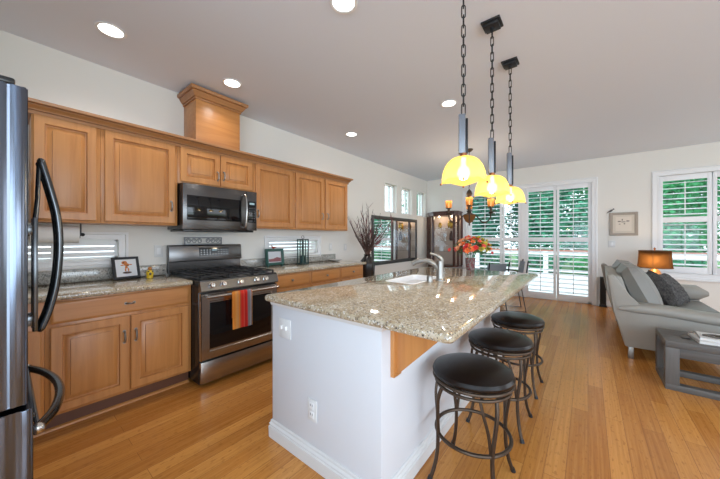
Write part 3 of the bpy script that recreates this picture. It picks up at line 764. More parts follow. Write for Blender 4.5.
M_yel = mat('yellow_glaze', (.70, .48, .03), .3)
MB().lathe([(.022, .9185), (.026, .924), (.024, .945), (.030, .96), (.026, .985), (.014, .995), (.004, .998)], (-3.13, .835, 0), 18).build('body', M_yel, t)
MB().ball((-3.13, .835, 1.008), (.016, .016, .017), 14).build('head', mat('amber_glaze', (.42, .16, .03), .35), t)
MB().ball((-3.103, .831, .962), (.007, .010, .012), 10).ball((-3.106, .85, .982), (.005, .007, .006), 8).ball((-3.108, .82, .984), (.005, .007, .006), 8).build('dark_spots', mat('dark_glaze', (.05, .03, .02), .4), t)
# paper towel roll
t = thing('paper_towel_holder', 'white paper towel roll on a black holder under the wall cabinet by the refrigerator', 'paper towels', (-3.2, .25, 1.40))
m = MB().tube([(-3.2, .12, 1.315), (-3.2, .375, 1.315)], .068, 36)
m.build('paper_roll', mat('paper_towel', (.82, .81, .79), .9), t)
m = MB().cyl((-3.2, .10, 1.315), (-3.2, .395, 1.315), .012)
m.cyl((-3.2, .378, 1.315), (-3.2, .384, 1.315), .030).ball((-3.2, .400, 1.315), .014, 12)
for y in (.105, .388): m.box(-3.212, -3.188, y - .004, y + .004, 1.31, 1.4045)
m.build('holder', M_iron, t)
# wall plates
def plate_left(y, z, label, kind='switch', w=.075):
    t = thing(kind + '_plate', label, kind, (WX, y, z), 0, 'white wall plates above the left counters')
    MB().box(WX + .0005, WX + .006, y - w / 2, y + w / 2, z - .06, z + .06, .002).build('plate', M_plate, t)
    MB().box(WX + .006, WX + .010, y - .016, y + .016, z - .032, z + .032, .002).build('rocker', M_white, t)
plate_left(.975, 1.155, 'white wall plate just left of the range above the counter')
plate_left(3.43, 1.14, 'white wall plate between the far narrow window and the counter end', 'outlet')
plate_left(3.80, 1.13, 'white wall plate past the counter end, left of the dried branches')
# teal frame with a bird
t = thing('picture_frame', 'teal square picture frame with small red bird on top, right of the range', 'picture frame', (-3.2, 2.22, .918))
R = Matrix.Translation((-3.19, 2.22, .935)) @ Matrix.Rotation(math.radians(-8), 4, 'Z') @ Matrix.Rotation(math.radians(-8), 4, 'Y')
W, H = .25, .215
m = MB().loops((0, -W / 2, 0), (0, 1, 0), (0, 0, 1), (1, 0, 0), W, H, [(0, -.03), (0, .010), (.006, .016), (.030, .008), (.036, -.006)])
for v in m.bm.verts: v.co = R @ v.co
m.build('frame', M_green, t)
MB().box(-.0055, -.005, -W / 2 + .036, W / 2 - .036, .036, H - .036, M=R).build('photo', mat('photo_pale', (.50, .52, .55), .4), t)
m = MB(); x = -.0045
m.bm.faces.new(m.ring([R @ Vector((x, y, z)) for y, z in ((-.085, .045), (.085, .045), (.085, .09), (.03, .105), (-.02, .085), (-.085, .08))]))
m.build('photo_subject', mat('photo_red', (.22, .07, .08), .5), t, flat=True)
m = MB()
for y in (-.095, .095): m.box(-.035, .012, y - .012, y + .012, -.016, .003, .002, M=R)
m.build('feet', M_green, t)
br_ = MB().ball(R @ Vector((-.005, -.012, H + .016)), (.012, .026, .015), 12).ball(R @ Vector((-.005, -.032, H + .034)), .010, 10)
br_.tube([R @ Vector((-.005, .006, H + .018)), R @ Vector((-.005, .04, H + .030))], [.008, .003], 8)
br_.build('bird', M_red, t)
# lantern
t = thing('lantern', 'tall dark metal and glass candle lantern on the counter before the far narrow window', 'lantern', (-3.17, 2.645, .918))
x, y = -3.17, 2.66; a = .060
m = MB().box(x - a, x + a, y - a, y + a, .9185, .935, .003).box(x - a, x + a, y - a, y + a, 1.262, 1.275, .003)
for sx_ in (-1, 1):
    for sy_ in (-1, 1): m.box(x + sx_ * (a - .007) - .006, x + sx_ * (a - .007) + .006, y + sy_ * (a - .007) - .006, y + sy_ * (a - .007) + .006, .935, 1.262)
for q in (-1, 1):
    m.box(x + q * (a - .007) - .003, x + q * (a - .007) + .003, y - .003, y + .003, .935, 1.262); m.box(x - .003, x + .003, y + q * (a - .007) - .003, y + q * (a - .007) + .003, .935, 1.262)
m.build('lantern_frame', mat('lantern_teal', (.02, .05, .05), .4), t)
m = MB()
for q in (-1, 1): m.box(x + q * .050 - .001, x + q * .050 + .001, y - .047, y + .047, .935, 1.262); m.box(x - .047, x + .047, y + q * .050 - .001, y + q * .050 + .001, .935, 1.262)
m.build('panes', M_glass, t)
MB().cyl((x, y, .9355), (x, y, 1.04), .035, seg=20).cyl((x, y, 1.04), (x, y, 1.055), .002, seg=6).build('candle', mat('candle_green', (.03, .07, .065), .5), t)
MB().circle((x, y, 1.30), .022, .003, 20, 6, Matrix.Rotation(PI / 2, 4, 'Y')).build('ring_handle', M_iron, t)
t = tag(MB().lathe([(.04, .9185), (.07, .922), (.10, .934), (.104, .937), (.098, .938), (.068, .929), (.004, .927)], (-3.23, 3.40, 0), 32).build('dish', M_sink, base=(-3.23, 3.40, .9185)), 'small shallow white dish at the far end of the counter', 'dish')

# ------------------------------------------------------------------ floor vase with dried branches
vx, vy = -2.98, 3.93
t = thing('floor_vase', 'tall dark floor vase past the counter end holding dried branches', 'vase', (vx, vy, 0))
m = MB().lathe([(.085, 0), (.09, .01), (.10, .3), (.125, .65), (.132, .82), (.120, .90), (.075, .95), (.055, .98), (.062, 1.01), (.05, 1.01), (.045, .97), (.04, .9)], (vx, vy, 0), 36)
m.build('vase_body', mat('vase_dark', (.018, .015, .014), .25), t)
random.seed(4)
t = thing('dried_branches', 'spray of dry brown branches with dark red leaves standing in the floor vase', 'dried branches', (vx, vy, 1.0))
M_twig = mat('twig', (.06, .03, .024), .8); M_twig2 = mat('twig_pale', (.15, .09, .07), .8); M_rleaf = mat('red_leaf', (.16, .015, .025), .5)
r_ = Vector((math.cos(YAW), math.sin(YAW), 0))
for k in range(70):
    side = max(-.26, random.gauss(.02, .19)); L = random.uniform(.45, .92)
    dp = random.gauss(0, .10)
    tip = Vector((vx, vy, .95)) + r_ * side * 1.5 * L + Vector((-r_.y, r_.x, 0)) * dp + Vector((0, 0, L * (1 - abs(side) * .8)))
    tip.x = max(tip.x, WX + .06)
    b0 = Vector((vx + random.uniform(-.03, .03), vy + random.uniform(-.03, .03), .93))
    md = b0.lerp(tip, .5) + Vector((random.uniform(-.03, .03), random.uniform(-.03, .03), .03))
    pts = smooth([b0, Vector((b0.x, b0.y, 1.02)).lerp(md, .1), md, tip], 4)
    m = MB().tube(pts, [.006 - .004 * i / len(pts) for i in range(len(pts))], 5)
    for q in range(3):
        i = random.randint(len(pts) // 2, len(pts) - 2); d = Vector((random.uniform(-1, 1), random.uniform(-1, 1), 1.2)).normalized() * random.uniform(.05, .12)
        e = pts[i] + d; e.x = max(e.x, WX + .04)
        m.tube([pts[i], e], [.002, .001], 4)
    b = m.build('branch', M_twig if k % 3 else M_twig2, t)
    if k % 3 == 0:
        m = MB()
        for q in range(2):
            i = random.randint(len(pts) // 2, len(pts) - 1); d = (r_ * random.uniform(-1, 1) + Vector((0, 0, 1.0))).normalized()
            p = pts[i]; L2 = random.uniform(.12, .24); n2 = d.cross(Vector((random.random(), random.random(), .3))).normalized() * .014
            if p.x + d.x * L2 < WX + .03: continue
            m.bm.faces.new(m.ring([p, p + d * L2 * .4 + n2, p + d * L2, p + d * L2 * .4 - n2]))
        if len(m.bm.faces): m.build('red_leaves', M_rleaf, b, flat=True)
for (a0, z0, a1, z1) in ((.05, 1.18, .16, 1.36), (.10, 1.20, .27, 1.40), (.06, 1.14, .29, 1.30), (-.05, 1.2, -.13, 1.42), (.02, 1.3, .09, 1.52), (.14, 1.16, .24, 1.24)):
    b0 = Vector((vx, vy, 0)) + r_ * a0 + Vector((0, 0, z0)); b1 = Vector((vx, vy, 0)) + r_ * a1 + Vector((0, 0, z1)); d = b1 - b0; n2 = Vector((-r_.y, r_.x, 0)).cross(d).normalized() * .015
    m = MB().tube([Vector((vx + a0 * .2, vy, .98)), b0], .002, 5)
    m.bm.faces.new(m.ring([b0, b0 + d * .45 + n2, b1, b0 + d * .45 - n2]))
    m.build('leaf_blade', M_rleaf, t, flat=True, label='long burgundy leaf blade')
# mirror
t = thing('wall_mirror', 'wide dark-framed mirror on the left wall behind the dried branches', 'mirror', (WX, 5.53, 1.24))
m = MB().loops((WX, 4.585, .735), (0, 1, 0), (0, 0, 1), (1, 0, 0), 1.90, 1.015, [(0, .001), (0, .025), (.012, .034), (.055, .03), (.068, .018), (.07, .012)])
m.build('frame', mat('pewter_frame', (.05, .048, .046), .4, .3), t)
MB().box(WX + .0125, WX + .0145, 4.66, 6.41, .81, 1.675).build('mirror_glass', mat('mirror_silver', (.86, .88, .88), .02, 1), t)

# ------------------------------------------------------------------ curio cabinet
t = thing('curio_cabinet', 'dark mahogany glass-front curio cabinet in the far left corner', 'cabinet', (-2.8, 6.92, 0))
M_mah = wood('mahogany', (.035, .010, .006), (.06, .016, .009), (.09, .026, .014))
X0, X1, YF, YB = -3.03, -2.50, 6.72, 7.075; XL, XRR = -3.27, -2.43
foot = [(X0, YF), (X1, YF), (XRR, YF + .09), (XRR, YB), (XL, YB), (XL, YF + .22)]
def inset(poly, d):
    cx = sum(p[0] for p in poly) / len(poly); cy = sum(p[1] for p in poly) / len(poly)
    return [(cx + (p[0] - cx) * (1 - d), cy + (p[1] - cy) * (1 - d)) for p in poly]
MB().prism(foot, 'z', 0, .14).build('plinth', M_mah, t)
MB().prism(inset(foot, -.04), 'z', 1.905, 1.95, .008).build('cornice', M_mah, t)
MB().prism(inset(foot, .02), 'z', 1.84, 1.9045).build('frieze', M_mah, t)
MB().prism(foot, 'z', .141, .62).build('lower_case', M_mah, t)
fr_ = MB()
for i, p in enumerate(foot):
    q = inset([p] + foot, 0)[0]
    fr_.box(p[0] - .024, p[0] + .024, p[1] - .024 if p[1] < 7 else p[1] - .04, p[1] + .024 if p[1] < 7 else p[1], .621, 1.84)
fr_.build('posts', M_mah, t)
MB().box(XL + .02, XRR - .02, YB - .012, YB - .002, .63, 1.83).build('back_panel', mat('curio_back', (.55, .42, .36), .5), t)
m = MB()
for a, b in ((foot[0], foot[1]), (foot[5], foot[0]), (foot[1], foot[2])):
    d = (Vector(b) - Vector(a)).normalized(); q0 = Vector(a) + d * .026; q1 = Vector(b) - d * .026
    m.quad((*q0, .63), (*q1, .63), (*q1, 1.83), (*q0, 1.83))
m.build('glass_front', M_glass, t, flat=True)
for z in (.95, 1.22, 1.52): MB().prism(inset(foot, .10), 'z', z, z + .008).build('shelf', M_glass, t)
for x in (-2.95, -2.62):
    li = bpy.data.lights.new('cabinet_light', 'POINT'); li.energy = 2.0; li.color = WARM; li.shadow_soft_size = .02
    o = bpy.data.objects.new('cabinet_light', li); C.objects.link(o); o.parent = t; o.location = Vector((x, 6.9, 1.80)) - t.location
    MB().ball((x, 6.9, 1.825), (.02, .02, .014), 12).build('cabinet_bulb', M_bulb, t)
M_gold = mat('gilt', (.60, .36, .06), .25, .6); M_crys = mat('crystal', (.75, .75, .78), .1)
GC = 'keepsakes inside the curio cabinet'
for k, (x, z, mt, pr, s) in enumerate(((-2.93, 1.53, M_gold, [(.03, 0), (.045, .03), (.05, .09), (.03, .13), (.035, .15)], 'gilt jar on the top glass shelf of the curio cabinet, left'),
                                       (-2.66, 1.53, M_gold, [(.04, 0), (.07, .04), (.075, .12), (.05, .17), (.06, .19)], 'large gilt jar on the top glass shelf of the curio cabinet, right'),
                                       (-2.80, 1.23, M_crys, [(.03, 0), (.012, .02), (.01, .08), (.04, .12), (.045, .18)], 'clear goblet on the middle shelf of the curio cabinet'),
                                       (-2.64, 1.23, M_mah, [(.04, 0), (.05, .05), (.045, .16), (.02, .22), (.03, .24)], 'dark red bottle on the middle shelf of the curio cabinet'),
                                       (-2.90, .96, M_crys, [(.05, 0), (.06, .05), (.05, .12), (.06, .14)], 'pale bowl on the bottom shelf of the curio cabinet'))):
    o = MB().lathe([(r, z + h) for r, h in pr], (x, 6.92, 0), 18).build(('jar', 'jar', 'goblet', 'bottle', 'bowl')[k], mt, base=(x, 6.92, z)); tag(o, s, ('jar', 'jar', 'goblet', 'bottle', 'bowl')[k], GC)

# ------------------------------------------------------------------ flowers on the island
fx, fy = -1.05, 3.33
t = thing('flower_vase', 'red and dark patterned square flower vase at the far end of the island', 'vase', (fx, fy, .9205))
M_vase = mat('vase_pattern', (.2, .05, .05), .35); n_ = N(M_vase)
v_ = n_.n('TexVoronoi', Scale=55); n_.l(n_.pos(), v_.inputs['Vector'])
n_.col(n_.ramp(v_.outputs['Distance'], [(.25, (.30, .02, .035)), (.45, (.05, .035, .04)), (.66, (.25, .20, .19))]))
MB().lathe([(.042, .9205), (.046, .93), (.054, 1.05), (.056, 1.06), (.05, 1.06), (.044, .95)], (fx, fy, 0), 28).build('vase_body', M_vase, t)
t = thing('flower_bouquet', 'dense orange, red and yellow-green flower bouquet in the vase on the island', 'bouquet', (fx, fy, 1.05))
random.seed(11)
FM = [mat('petal_orange', (.85, .20, .05), .6), mat('petal_coral', (.80, .12, .09), .6), mat('petal_red', (.62, .03, .03), .6), mat('petal_yellow', (.58, .46, .06), .6), mat('petal_peach', (.86, .42, .22), .6), mat('petal_lime', (.30, .36, .06), .6)]
M_leaf = mat('bouquet_leaf', (.05, .12, .04), .55)
ctr = Vector((fx + .02, fy, 1.165))
def flower(p, d, r, mt):
    m = MB(); u, v = basis(d)
    for ring_, (n, rr, lift) in enumerate(((7, 1, .15), (6, .72, .45), (4, .42, .75))):
        for k in range(n):
            a = 2 * PI * (k + .5 * ring_) / n; o = u * math.cos(a) + v * math.sin(a); s = u * -math.sin(a) + v * math.cos(a)
            q = [p, p + o * rr * r * .55 + s * r * .30 + d * r * lift * .6, p + o * rr * r + s * r * .12 + d * r * lift, p + o * rr * r - s * r * .12 + d * r * lift, p + o * rr * r * .55 - s * r * .30 + d * r * lift * .6]
            m.bm.faces.new(m.ring(q))
    m.ball(p + d * r * .35, r * .22, 6, n=4)
    m.build('blossom', mt, t)
for k in range(90):
    a = random.uniform(0, 2 * PI); e = random.uniform(-.15, 1) ; ce = math.sqrt(max(0, 1 - e * e))
    d = Vector((math.cos(a) * ce, math.sin(a) * ce, e)); 
    p = ctr + Vector((d.x * .195, d.y * .175, d.z * .135)) * random.uniform(.78, 1.05)
    side = d.dot(r_)
    w_ = random.random()
    mt = FM[3] if (side > .15 and w_ < .45) else FM[5] if (side > .1 and w_ < .65) else FM[random.choice((0, 0, 1, 1, 2, 4))]
    flower(p, (d + Vector((0, 0, .25))).normalized(), random.uniform(.022, .036), mt)
flower(ctr + r_ * -.255 + Vector((0, 0, -.01)), Vector((-.4, -.8, .3)).normalized(), .026, FM[1])
flower(ctr + r_ * .23 + Vector((0, 0, -.045)), Vector((.4, -.8, .3)).normalized(), .018, FM[2])
m = MB()
for k in range(380):
    a = random.uniform(0, 2 * PI); e = random.uniform(-.55, .9); ce = math.sqrt(1 - e * e)
    d = Vector((math.cos(a) * ce, math.sin(a) * ce, e)); p = ctr + Vector((d.x * .17, d.y * .16, d.z * .115)) * random.uniform(.5, 1.2)
    if e < -.3: p.z = max(p.z, 1.075)
    u, v = basis((d + Vector((random.uniform(-.6, .6), random.uniform(-.6, .6), random.uniform(-.6, .6)))).normalized()); L = random.uniform(.025, .05)
    m.bm.faces.new(m.ring([p, p + u * L * .5 + v * L * .22, p + u * L, p + u * L * .5 - v * L * .22]))
lf = m.build('leaves', M_leaf, t, flat=True); lf['kind'] = 'stuff'
m = MB()
for k in range(10):
    a = k * PI / 5
    m.tube([(fx + .018 * math.cos(a), fy + .018 * math.sin(a), .96), (fx + .03 * math.cos(a), fy + .03 * math.sin(a), 1.06), (fx + .08 * math.cos(a), fy + .08 * math.sin(a), 1.15)], .003, 5)
m.build('stems', M_leaf, t)

# ------------------------------------------------------------------ chandelier
cx, cy = -1.60, 5.02
t = thing('chandelier', 'dark iron chandelier with four amber glass cups hanging over the dining table', 'chandelier', (cx, cy, CZ))
MB().lathe([(.06, CZ - .0005), (.06, CZ - .012), (.03, CZ - .04), (.008, CZ - .05)], (cx, cy, 0), 24).build('canopy', M_bronze, t)
c = MB(); z = 2.13; k = 0
while z < CZ - .05:
    an = PI / 2 * (k % 2); c.tube([(cx + .010 * math.cos(q) * math.cos(an), cy + .010 * math.cos(q) * math.sin(an), z + .022 + .028 * math.sin(q)) for q in [i * PI / 5 for i in range(10)]], .003, 5, closed=True); z += .046; k += 1
c.build('chain', M_bronze, t)
MB().lathe([(.006, 2.13), (.035, 2.10), (.05, 2.05), (.028, 2.0), (.018, 1.95), (.045, 1.90), (.022, 1.86), (.020, 1.75), (.05, 1.71), (.09, 1.70), (.03, 1.69)][::-1], (cx, cy, 0), 20).build('column', M_bronze, t)
MB().lathe([(.012, 1.545), (.06, 1.575), (.095, 1.64), (.10, 1.688)], (cx, cy, 0), 28, cap1=False).build('bowl', M_amber, t)
MB().lathe([(.003, 1.50), (.014, 1.52), (.008, 1.54), (.02, 1.548)], (cx, cy, 0), 12).build('finial', M_bronze, t)
A0 = math.atan2(-cy, -cx)
for k in range(4):
    a = A0 + k * PI / 2; ca, sa = math.cos(a), math.sin(a); P = lambda r, z: (cx + r * ca, cy + r * sa, z)
    arm = MB().curve([P(.05, 1.70), P(.12, 1.66), P(.20, 1.565), P(.265, 1.56), P(.325, 1.62), P(.34, 1.70)], .010, 8, 6)
    arm.lathe([(.012, 1.70), (.05, 1.725), (.052, 1.732), (.022, 1.735), (.022, 1.80), (.05, 1.812), (.05, 1.818)], P(.34, 0), 18)
    arm = arm.build('arm', M_bronze, t)
    MB().lathe([(.045, 1.819), (.052, 1.83), (.055, 1.93), (.057, 1.945)], P(.34, 0), 24, cap0=False, cap1=False).build('glass_cup', M_amber, arm)
    MB().lathe([(.008, 1.82), (.014, 1.85), (.012, 1.88), (.003, 1.90)], P(.34, 0), 10).build('bulb', emit('candle_bulb%d' % k, (1, .7, .35), 5) if k == 0 else bpy.data.materials['candle_bulb0'], arm)
    li = bpy.data.lights.new('cup_light', 'POINT'); li.energy = CHAND_W; li.color = WARM; li.shadow_soft_size = .02
    o = bpy.data.objects.new('cup_light', li); C.objects.link(o); o.parent = t; o.location = Vector(P(.34, 1.97)) - t.location

# ------------------------------------------------------------------ dining set
tx, ty = -1.85, 5.45
t = thing('dining_table', 'round grey dining table under the chandelier, mostly hidden by the island', 'table', (tx, ty, 0))
MB().lathe([(.46, .665), (.48, .672), (.48, .684), (.47, .69), (.004, .69)], (tx, ty, 0), 48).build('tabletop', mat('table_grey', (.35, .36, .38), .25), t)
MB().lathe([(.28, 0), (.28, .02), (.06, .05), (.045, .4), (.06, .62), (.18, .6645)], (tx, ty, 0), 30).build('pedestal', M_iron, t)
t = thing('dining_chair', 'grey dining chair on black metal legs, directly behind the flower bouquet side of the island', 'chair', (0, 0, 0), 0, 'dining chairs around the table')
M_grey = mat('chair_grey', (.42, .45, .49), .6)
MB().box(-.21, .21, -.22, .20, .43, .475, .018, 3).build('seat', M_grey, t)
m = MB(); rows = []
for i in range(7):
    z = .55 + .32 * i / 6; rows.append(m.ring([(-.2 + .4 * k / 8, .205 + .05 * i / 6 - .03 * (abs(k - 4) / 4) ** 2, z) for k in range(9)]))
for i in range(6): m.bridge(rows[i], rows[i + 1], False)
bmesh.ops.solidify(m.bm, geom=m.bm.faces[:], thickness=.025)
m.build('backrest', M_grey, t)
for s in (-1, 1):
    MB().curve([(s * .19, .20, .44), (s * .20, .235, .60), (s * .205, .275, .90)], .011, 8, 5).build('back_post', M_iron, t)
    MB().tube([(s * .19, -.18, .43), (s * .20, -.22, .012), (s * .20, .24, .012), (s * .19, .17, .43)], .009, 8).build('sled_leg', M_iron, t)
    MB().curve([(s * .215, .235, .66), (s * .235, .10, .685), (s * .235, -.05, .68), (s * .215, -.12, .60), (s * .205, -.15, .46)], .012, 8, 5).build('armrest', M_iron, t)
t.location = (-1.34, 5.12, 0); t.rotation_euler = (0, 0, math.radians(-122))
dup(t, (-1.13, 5.74, 0), math.radians(-70), 'grey dining chair on black sled legs, nearest the patio doors beyond the island corner')

# ------------------------------------------------------------------ back wall things
t = thing('picture_frame', 'pale square framed drawing on the back wall between the patio doors and window', 'picture frame', (.505, BY, 1.55))
MB().loops((.315, BY - .0005, 1.335), (1, 0, 0), (0, 0, 1), (0, -1, 0), .385, .425, [(0, 0), (0, .024), (.006, .028), (.04, .022), (.044, .012)]).build('frame', mat('frame_taupe', (.36, .31, .26), .6), t)
MB().box(.36, .655, BY - .0135, BY - .0128, 1.38, 1.715).build('mat_board', mat('mat_cream', (.62, .56, .48), .8), t)
MB().box(.40, .615, BY - .0142, BY - .0137, 1.42, 1.68).build('paper', mat('drawing_paper', (.70, .63, .55), .8), t)
m = MB()
for a, b, ry, rz in ((.45, 1.595, .024, .010), (.565, 1.600, .024, .010), (.505, 1.585, .035, .007), (.49, 1.625, .008, .018), (.52, 1.55, .012, .010), (.455, 1.545, .014, .006)):
    m.bm.faces.new(m.ring([(a + ry * math.cos(2 * PI * k / 12), BY - .0145, b + rz * math.sin(2 * PI * k / 12)) for k in range(12)]))
m.build('ink_drawing', mat('ink_grey', (.16, .13, .12), .8), t, flat=True)
m = MB().ball((.335, BY - .014, 1.800), (.034, .010, .015), 12, Matrix.Rotation(math.radians(-35), 4, 'Y')).ball((.372, BY - .014, 1.828), .012, 10)
m.tube([(.315, BY - .014, 1.79), (.275, BY - .012, 1.755)], [.010, .003], 8)
tag(m.build('bird_ornament', mat('bird_grey', (.06, .055, .055), .5), base=(.335, BY, 1.785)), 'small dark bird ornament on the wall above the framed drawing', 'ornament')
t = thing('switch_plate', 'white light switch on the back wall below the framed drawing', 'switch', (.345, BY, 1.18))
MB().box(.295, .395, BY - .006, BY - .0005, 1.115, 1.24, .002).build('plate', M_plate, t)
MB().box(.33, .36, BY - .010, BY - .006, 1.145, 1.21, .002).build('rocker', M_white, t)
t = thing('floor_speaker', 'slim dark tower speaker against the back wall between the doors and sofa', 'speaker', (.21, 7.02, 0))
MB().box(.175, .265, 6.98, 7.075, .03, .56, .004).build('cabinet', mat('speaker_dark', (.03, .03, .032), .5), t)
MB().box(.182, .258, 6.974, 6.9795, .06, .54, .002).build('grille', mat('grille_black', (.012, .012, .012), .9), t)
MB().box(.165, .275, 6.97, 7.085, 0, .0295, .003).build('foot', M_black, t)

# ------------------------------------------------------------------ sofa
M_sofa = mat('sofa_leather', (.31, .288, .252), .5); n_ = N(M_sofa)
n_.bump(n_.noise(n_.pos((38, 38, 38)), 1, 4), .08, .004)
M_sofab = mat('cushion_leather', (.215, .203, .182), .45)
t = thing('sofa', 'grey leather sofa seen from its end, facing right, in front of the window', 'sofa', (.7, 5.1, 0))
SY0, SY1 = 4.15, 6.02
side = [(.31, .13), (1.17, .13), (1.18, .505), (.47, .515), (.36, .66), (.235, .865), (.215, .885), (.18, .885), (.16, .865), (.22, .50)]
MB().prism(side, 'y', SY0, SY0 + .16, .015).build('side_panel', M_sofa, t)
MB().prism([(p[0], p[1]) for p in side], 'y', SY1 - .16, SY1, .015).build('side_panel', M_sofa, t)
for ya, yb, hh, zu in ((SY0 - .035, SY0 + .23, .050, 0), (SY1 - .25, SY1 + .035, .095, .035)):
    m = MB(); rows = []
    for i in range(13):
        x = .26 + .98 * i / 12; zt = .572 - .02 * i / 12 + (.012 * math.sin(i * .5)); e = min(1, i / 1.2, (12 - i) / .8)
        e = max(e, .35)
        pr = []
        for k in range(16):
            a = 2 * PI * k / 16; sg = lambda q: math.copysign(abs(q) ** .55, q)
            pr.append((x, (ya + yb) / 2 + (yb - ya) / 2 * sg(math.cos(a)), zt - .035 + zu + hh * e * sg(math.sin(a))))
        rows.append(m.ring(pr))
    for i in range(12): m.bridge(rows[i], rows[i + 1])
    m.bm.faces.new(rows[0][::-1]); m.bm.faces.new(rows[-1])
    m.build('armrest', M_sofa, t, sharp=60)
MB().prism([(.31, .14), (.40, .14), (.40, .45), (.31, .80), (.29, .86), (.20, .86), (.23, .50)], 'y', SY0 + .161, SY1 - .161, .01).build('back_frame', M_sofa, t)
MB().box(.401, 1.13, SY0 + .161, SY1 - .161, .14, .30, .01).build('seat_base', M_sofa, t)
ym = (SY0 + SY1) / 2
for a, b in ((SY0 + .165, ym - .003), (ym + .003, SY1 - .165)):
    MB().box(.42, 1.20, a, b, .302, .44, .035, 4).build('seat_cushion', M_sofab, t)
def pillow(w_, h_, th, M, n=14, p=.5, jit=0):
    m = MB(); top = []; bot = []
    for i in range(n + 1):
        ra, rb = [], []
        for j in range(n + 1):
            u = -1 + 2 * i / n; v = -1 + 2 * j / n
            k = ((1 - u * u) * (1 - v * v)) ** p
            pin = 1 - .06 * (u * u) * (v * v) - .05 * (1 - abs(v)) * abs(u) ** 3 * .6
            x, y = u * w_ / 2 * pin, v * h_ / 2 * (1 - .05 * (1 - abs(u)) * abs(v) ** 3)
            ra.append(m.bm.verts.new(M @ Vector((x, y, th / 2 * k)))); rb.append(ra[-1] if i in (0, n) or j in (0, n) else m.bm.verts.new(M @ Vector((x, y, -th / 2 * k))))
        top.append(ra); bot.append(rb)
    if jit:
        for v in m.bm.verts: v.co += Vector((random.uniform(-jit, jit), random.uniform(-jit, jit), random.uniform(-jit, jit)))
    for i in range(n):
        for j in range(n):
            m.bm.faces.new((top[i][j], top[i + 1][j], top[i + 1][j + 1], top[i][j + 1]))
            q = (bot[i][j], bot[i][j + 1], bot[i + 1][j + 1], bot[i + 1][j])
            if len(set(q)) == 4: m.bm.faces.new(q)
    return m
def lean(x, y, z, tilt, yaw=0):   # pillow plane local X->world Y, local Y->up, leaning back
    return Matrix.Translation((x, y, z)) @ Matrix.Rotation(math.radians(yaw), 4, 'Z') @ Matrix.Rotation(math.radians(tilt), 4, 'Y') @ Matrix(((0, 0, 1, 0), (1, 0, 0, 0), (0, 1, 0, 0), (0, 0, 0, 1)))
for yc in (SY0 + .165 + .385, SY1 - .165 - .385):
    pillow(.77, .60, .29, lean(.465, yc, .69, -24), p=.30).build('back_cushion', M_sofab, t)
for x in (.36, 1.10):
    for y in (SY0 + .06, SY1 - .06): MB().box(x - .022, x + .022, y - .022, y + .022, 0, .13, .004).build('leg', M_nickel, t)
M_fur = mat('dark_fur', (.055, .048, .045), .95); n_ = N(M_fur); n_.bump(n_.noise(n_.pos((60, 60, 60)), 1, 4, .7), .9, .02)
n_.col(n_.ramp(n_.noise(n_.pos((45, 45, 45)), 1, 4, .7), [(.35, (.012, .010, .009)), (.65, (.075, .066, .06))]))
M_fur2 = mat('grey_fur', (.10, .095, .092), .95); n_ = N(M_fur2); n_.bump(n_.noise(n_.pos((60, 60, 60)), 1, 4, .7), .8, .02); n_.col(n_.ramp(n_.noise(n_.pos((45, 45, 45)), 1, 4, .7), [(.35, (.03, .028, .027)), (.65, (.15, .14, .132))]))
tag(pillow(.46, .46, .17, lean(.68, 4.98, .67, -28, -10), 30, jit=.007).build('throw_pillow', M_fur, base=(.68, 4.98, .46)), 'dark brown fuzzy throw pillow leaning in the middle of the sofa', 'pillow', 'fuzzy pillows on the sofa')
tag(pillow(.44, .42, .16, lean(.84, 5.40, .635, -34, -25), 30, jit=.007).build('throw_pillow', M_fur2, base=(.84, 5.40, .45)), 'grey fuzzy throw pillow nearest the far sofa arm', 'pillow', 'fuzzy pillows on the sofa')

# ------------------------------------------------------------------ lamp on side table
lx, ly = .835, 6.52
t = thing('side_table', 'small dark side table hidden behind the sofa under the lamp', 'table', (lx, ly, 0))
MB().box(lx - .22, lx + .22, ly - .22, ly + .22, .52, .55, .005).build('tabletop', M_toe, t)
for sx_ in (-1, 1):
    for sy_ in (-1, 1): MB().box(lx + sx_ * .19 - .02, lx + sx_ * .19 + .02, ly + sy_ * .19 - .02, ly + sy_ * .19 + .02, 0, .5195, .003).build('leg', M_toe, t)
t = thing('table_lamp', 'lit table lamp with brown drum shade standing behind the sofa', 'lamp', (lx, ly, .551))
MB().lathe([(.075, .551), (.08, .565), (.05, .58), (.085, .64), (.09, .70), (.06, .77), (.022, .80), (.012, .82), (.012, 1.0)], (lx, ly, 0), 28).build('lamp_base', mat('copper_base', (.55, .25, .09), .35, .3), t)
m = MB(); m.lathe([(.205, .815), (.196, .90), (.190, 1.0), (.187, 1.085)], (lx, ly, 0), 44, cap0=False, cap1=False); bmesh.ops.solidify(m.bm, geom=m.bm.faces[:], thickness=.002)
sh = m.build('lamp_shade', M_lshade, t, sharp=70)
m = MB().circle((lx, ly, .816), .206, .005, 44, 6).circle((lx, ly, 1.085), .188, .005, 44, 6)
for k in range(6):
    a = k * PI / 3 + .3; m.tube([(lx + .2065 * math.cos(a), ly + .2065 * math.sin(a), .816), (lx + .197 * math.cos(a), ly + .197 * math.sin(a), .90), (lx + .1885 * math.cos(a), ly + .1885 * math.sin(a), 1.085)], .003, 5)
m.build('shade_trim', mat('shade_band', (.10, .05, .02), .7), sh)
MB().lathe([(.006, 1.0), (.006, 1.10), (.012, 1.105), (.014, 1.12), (.006, 1.135), (.003, 1.14)], (lx, ly, 0), 12).build('finial', M_rust, t)
li = bpy.data.lights.new('lamp_light', 'POINT'); li.energy = LAMP_W; li.color = (1, .68, .36); li.shadow_soft_size = .04
o = bpy.data.objects.new('lamp_light', li); C.objects.link(o); o.parent = t; o.location = Vector((lx - .02, ly - .11, .94)) - t.location

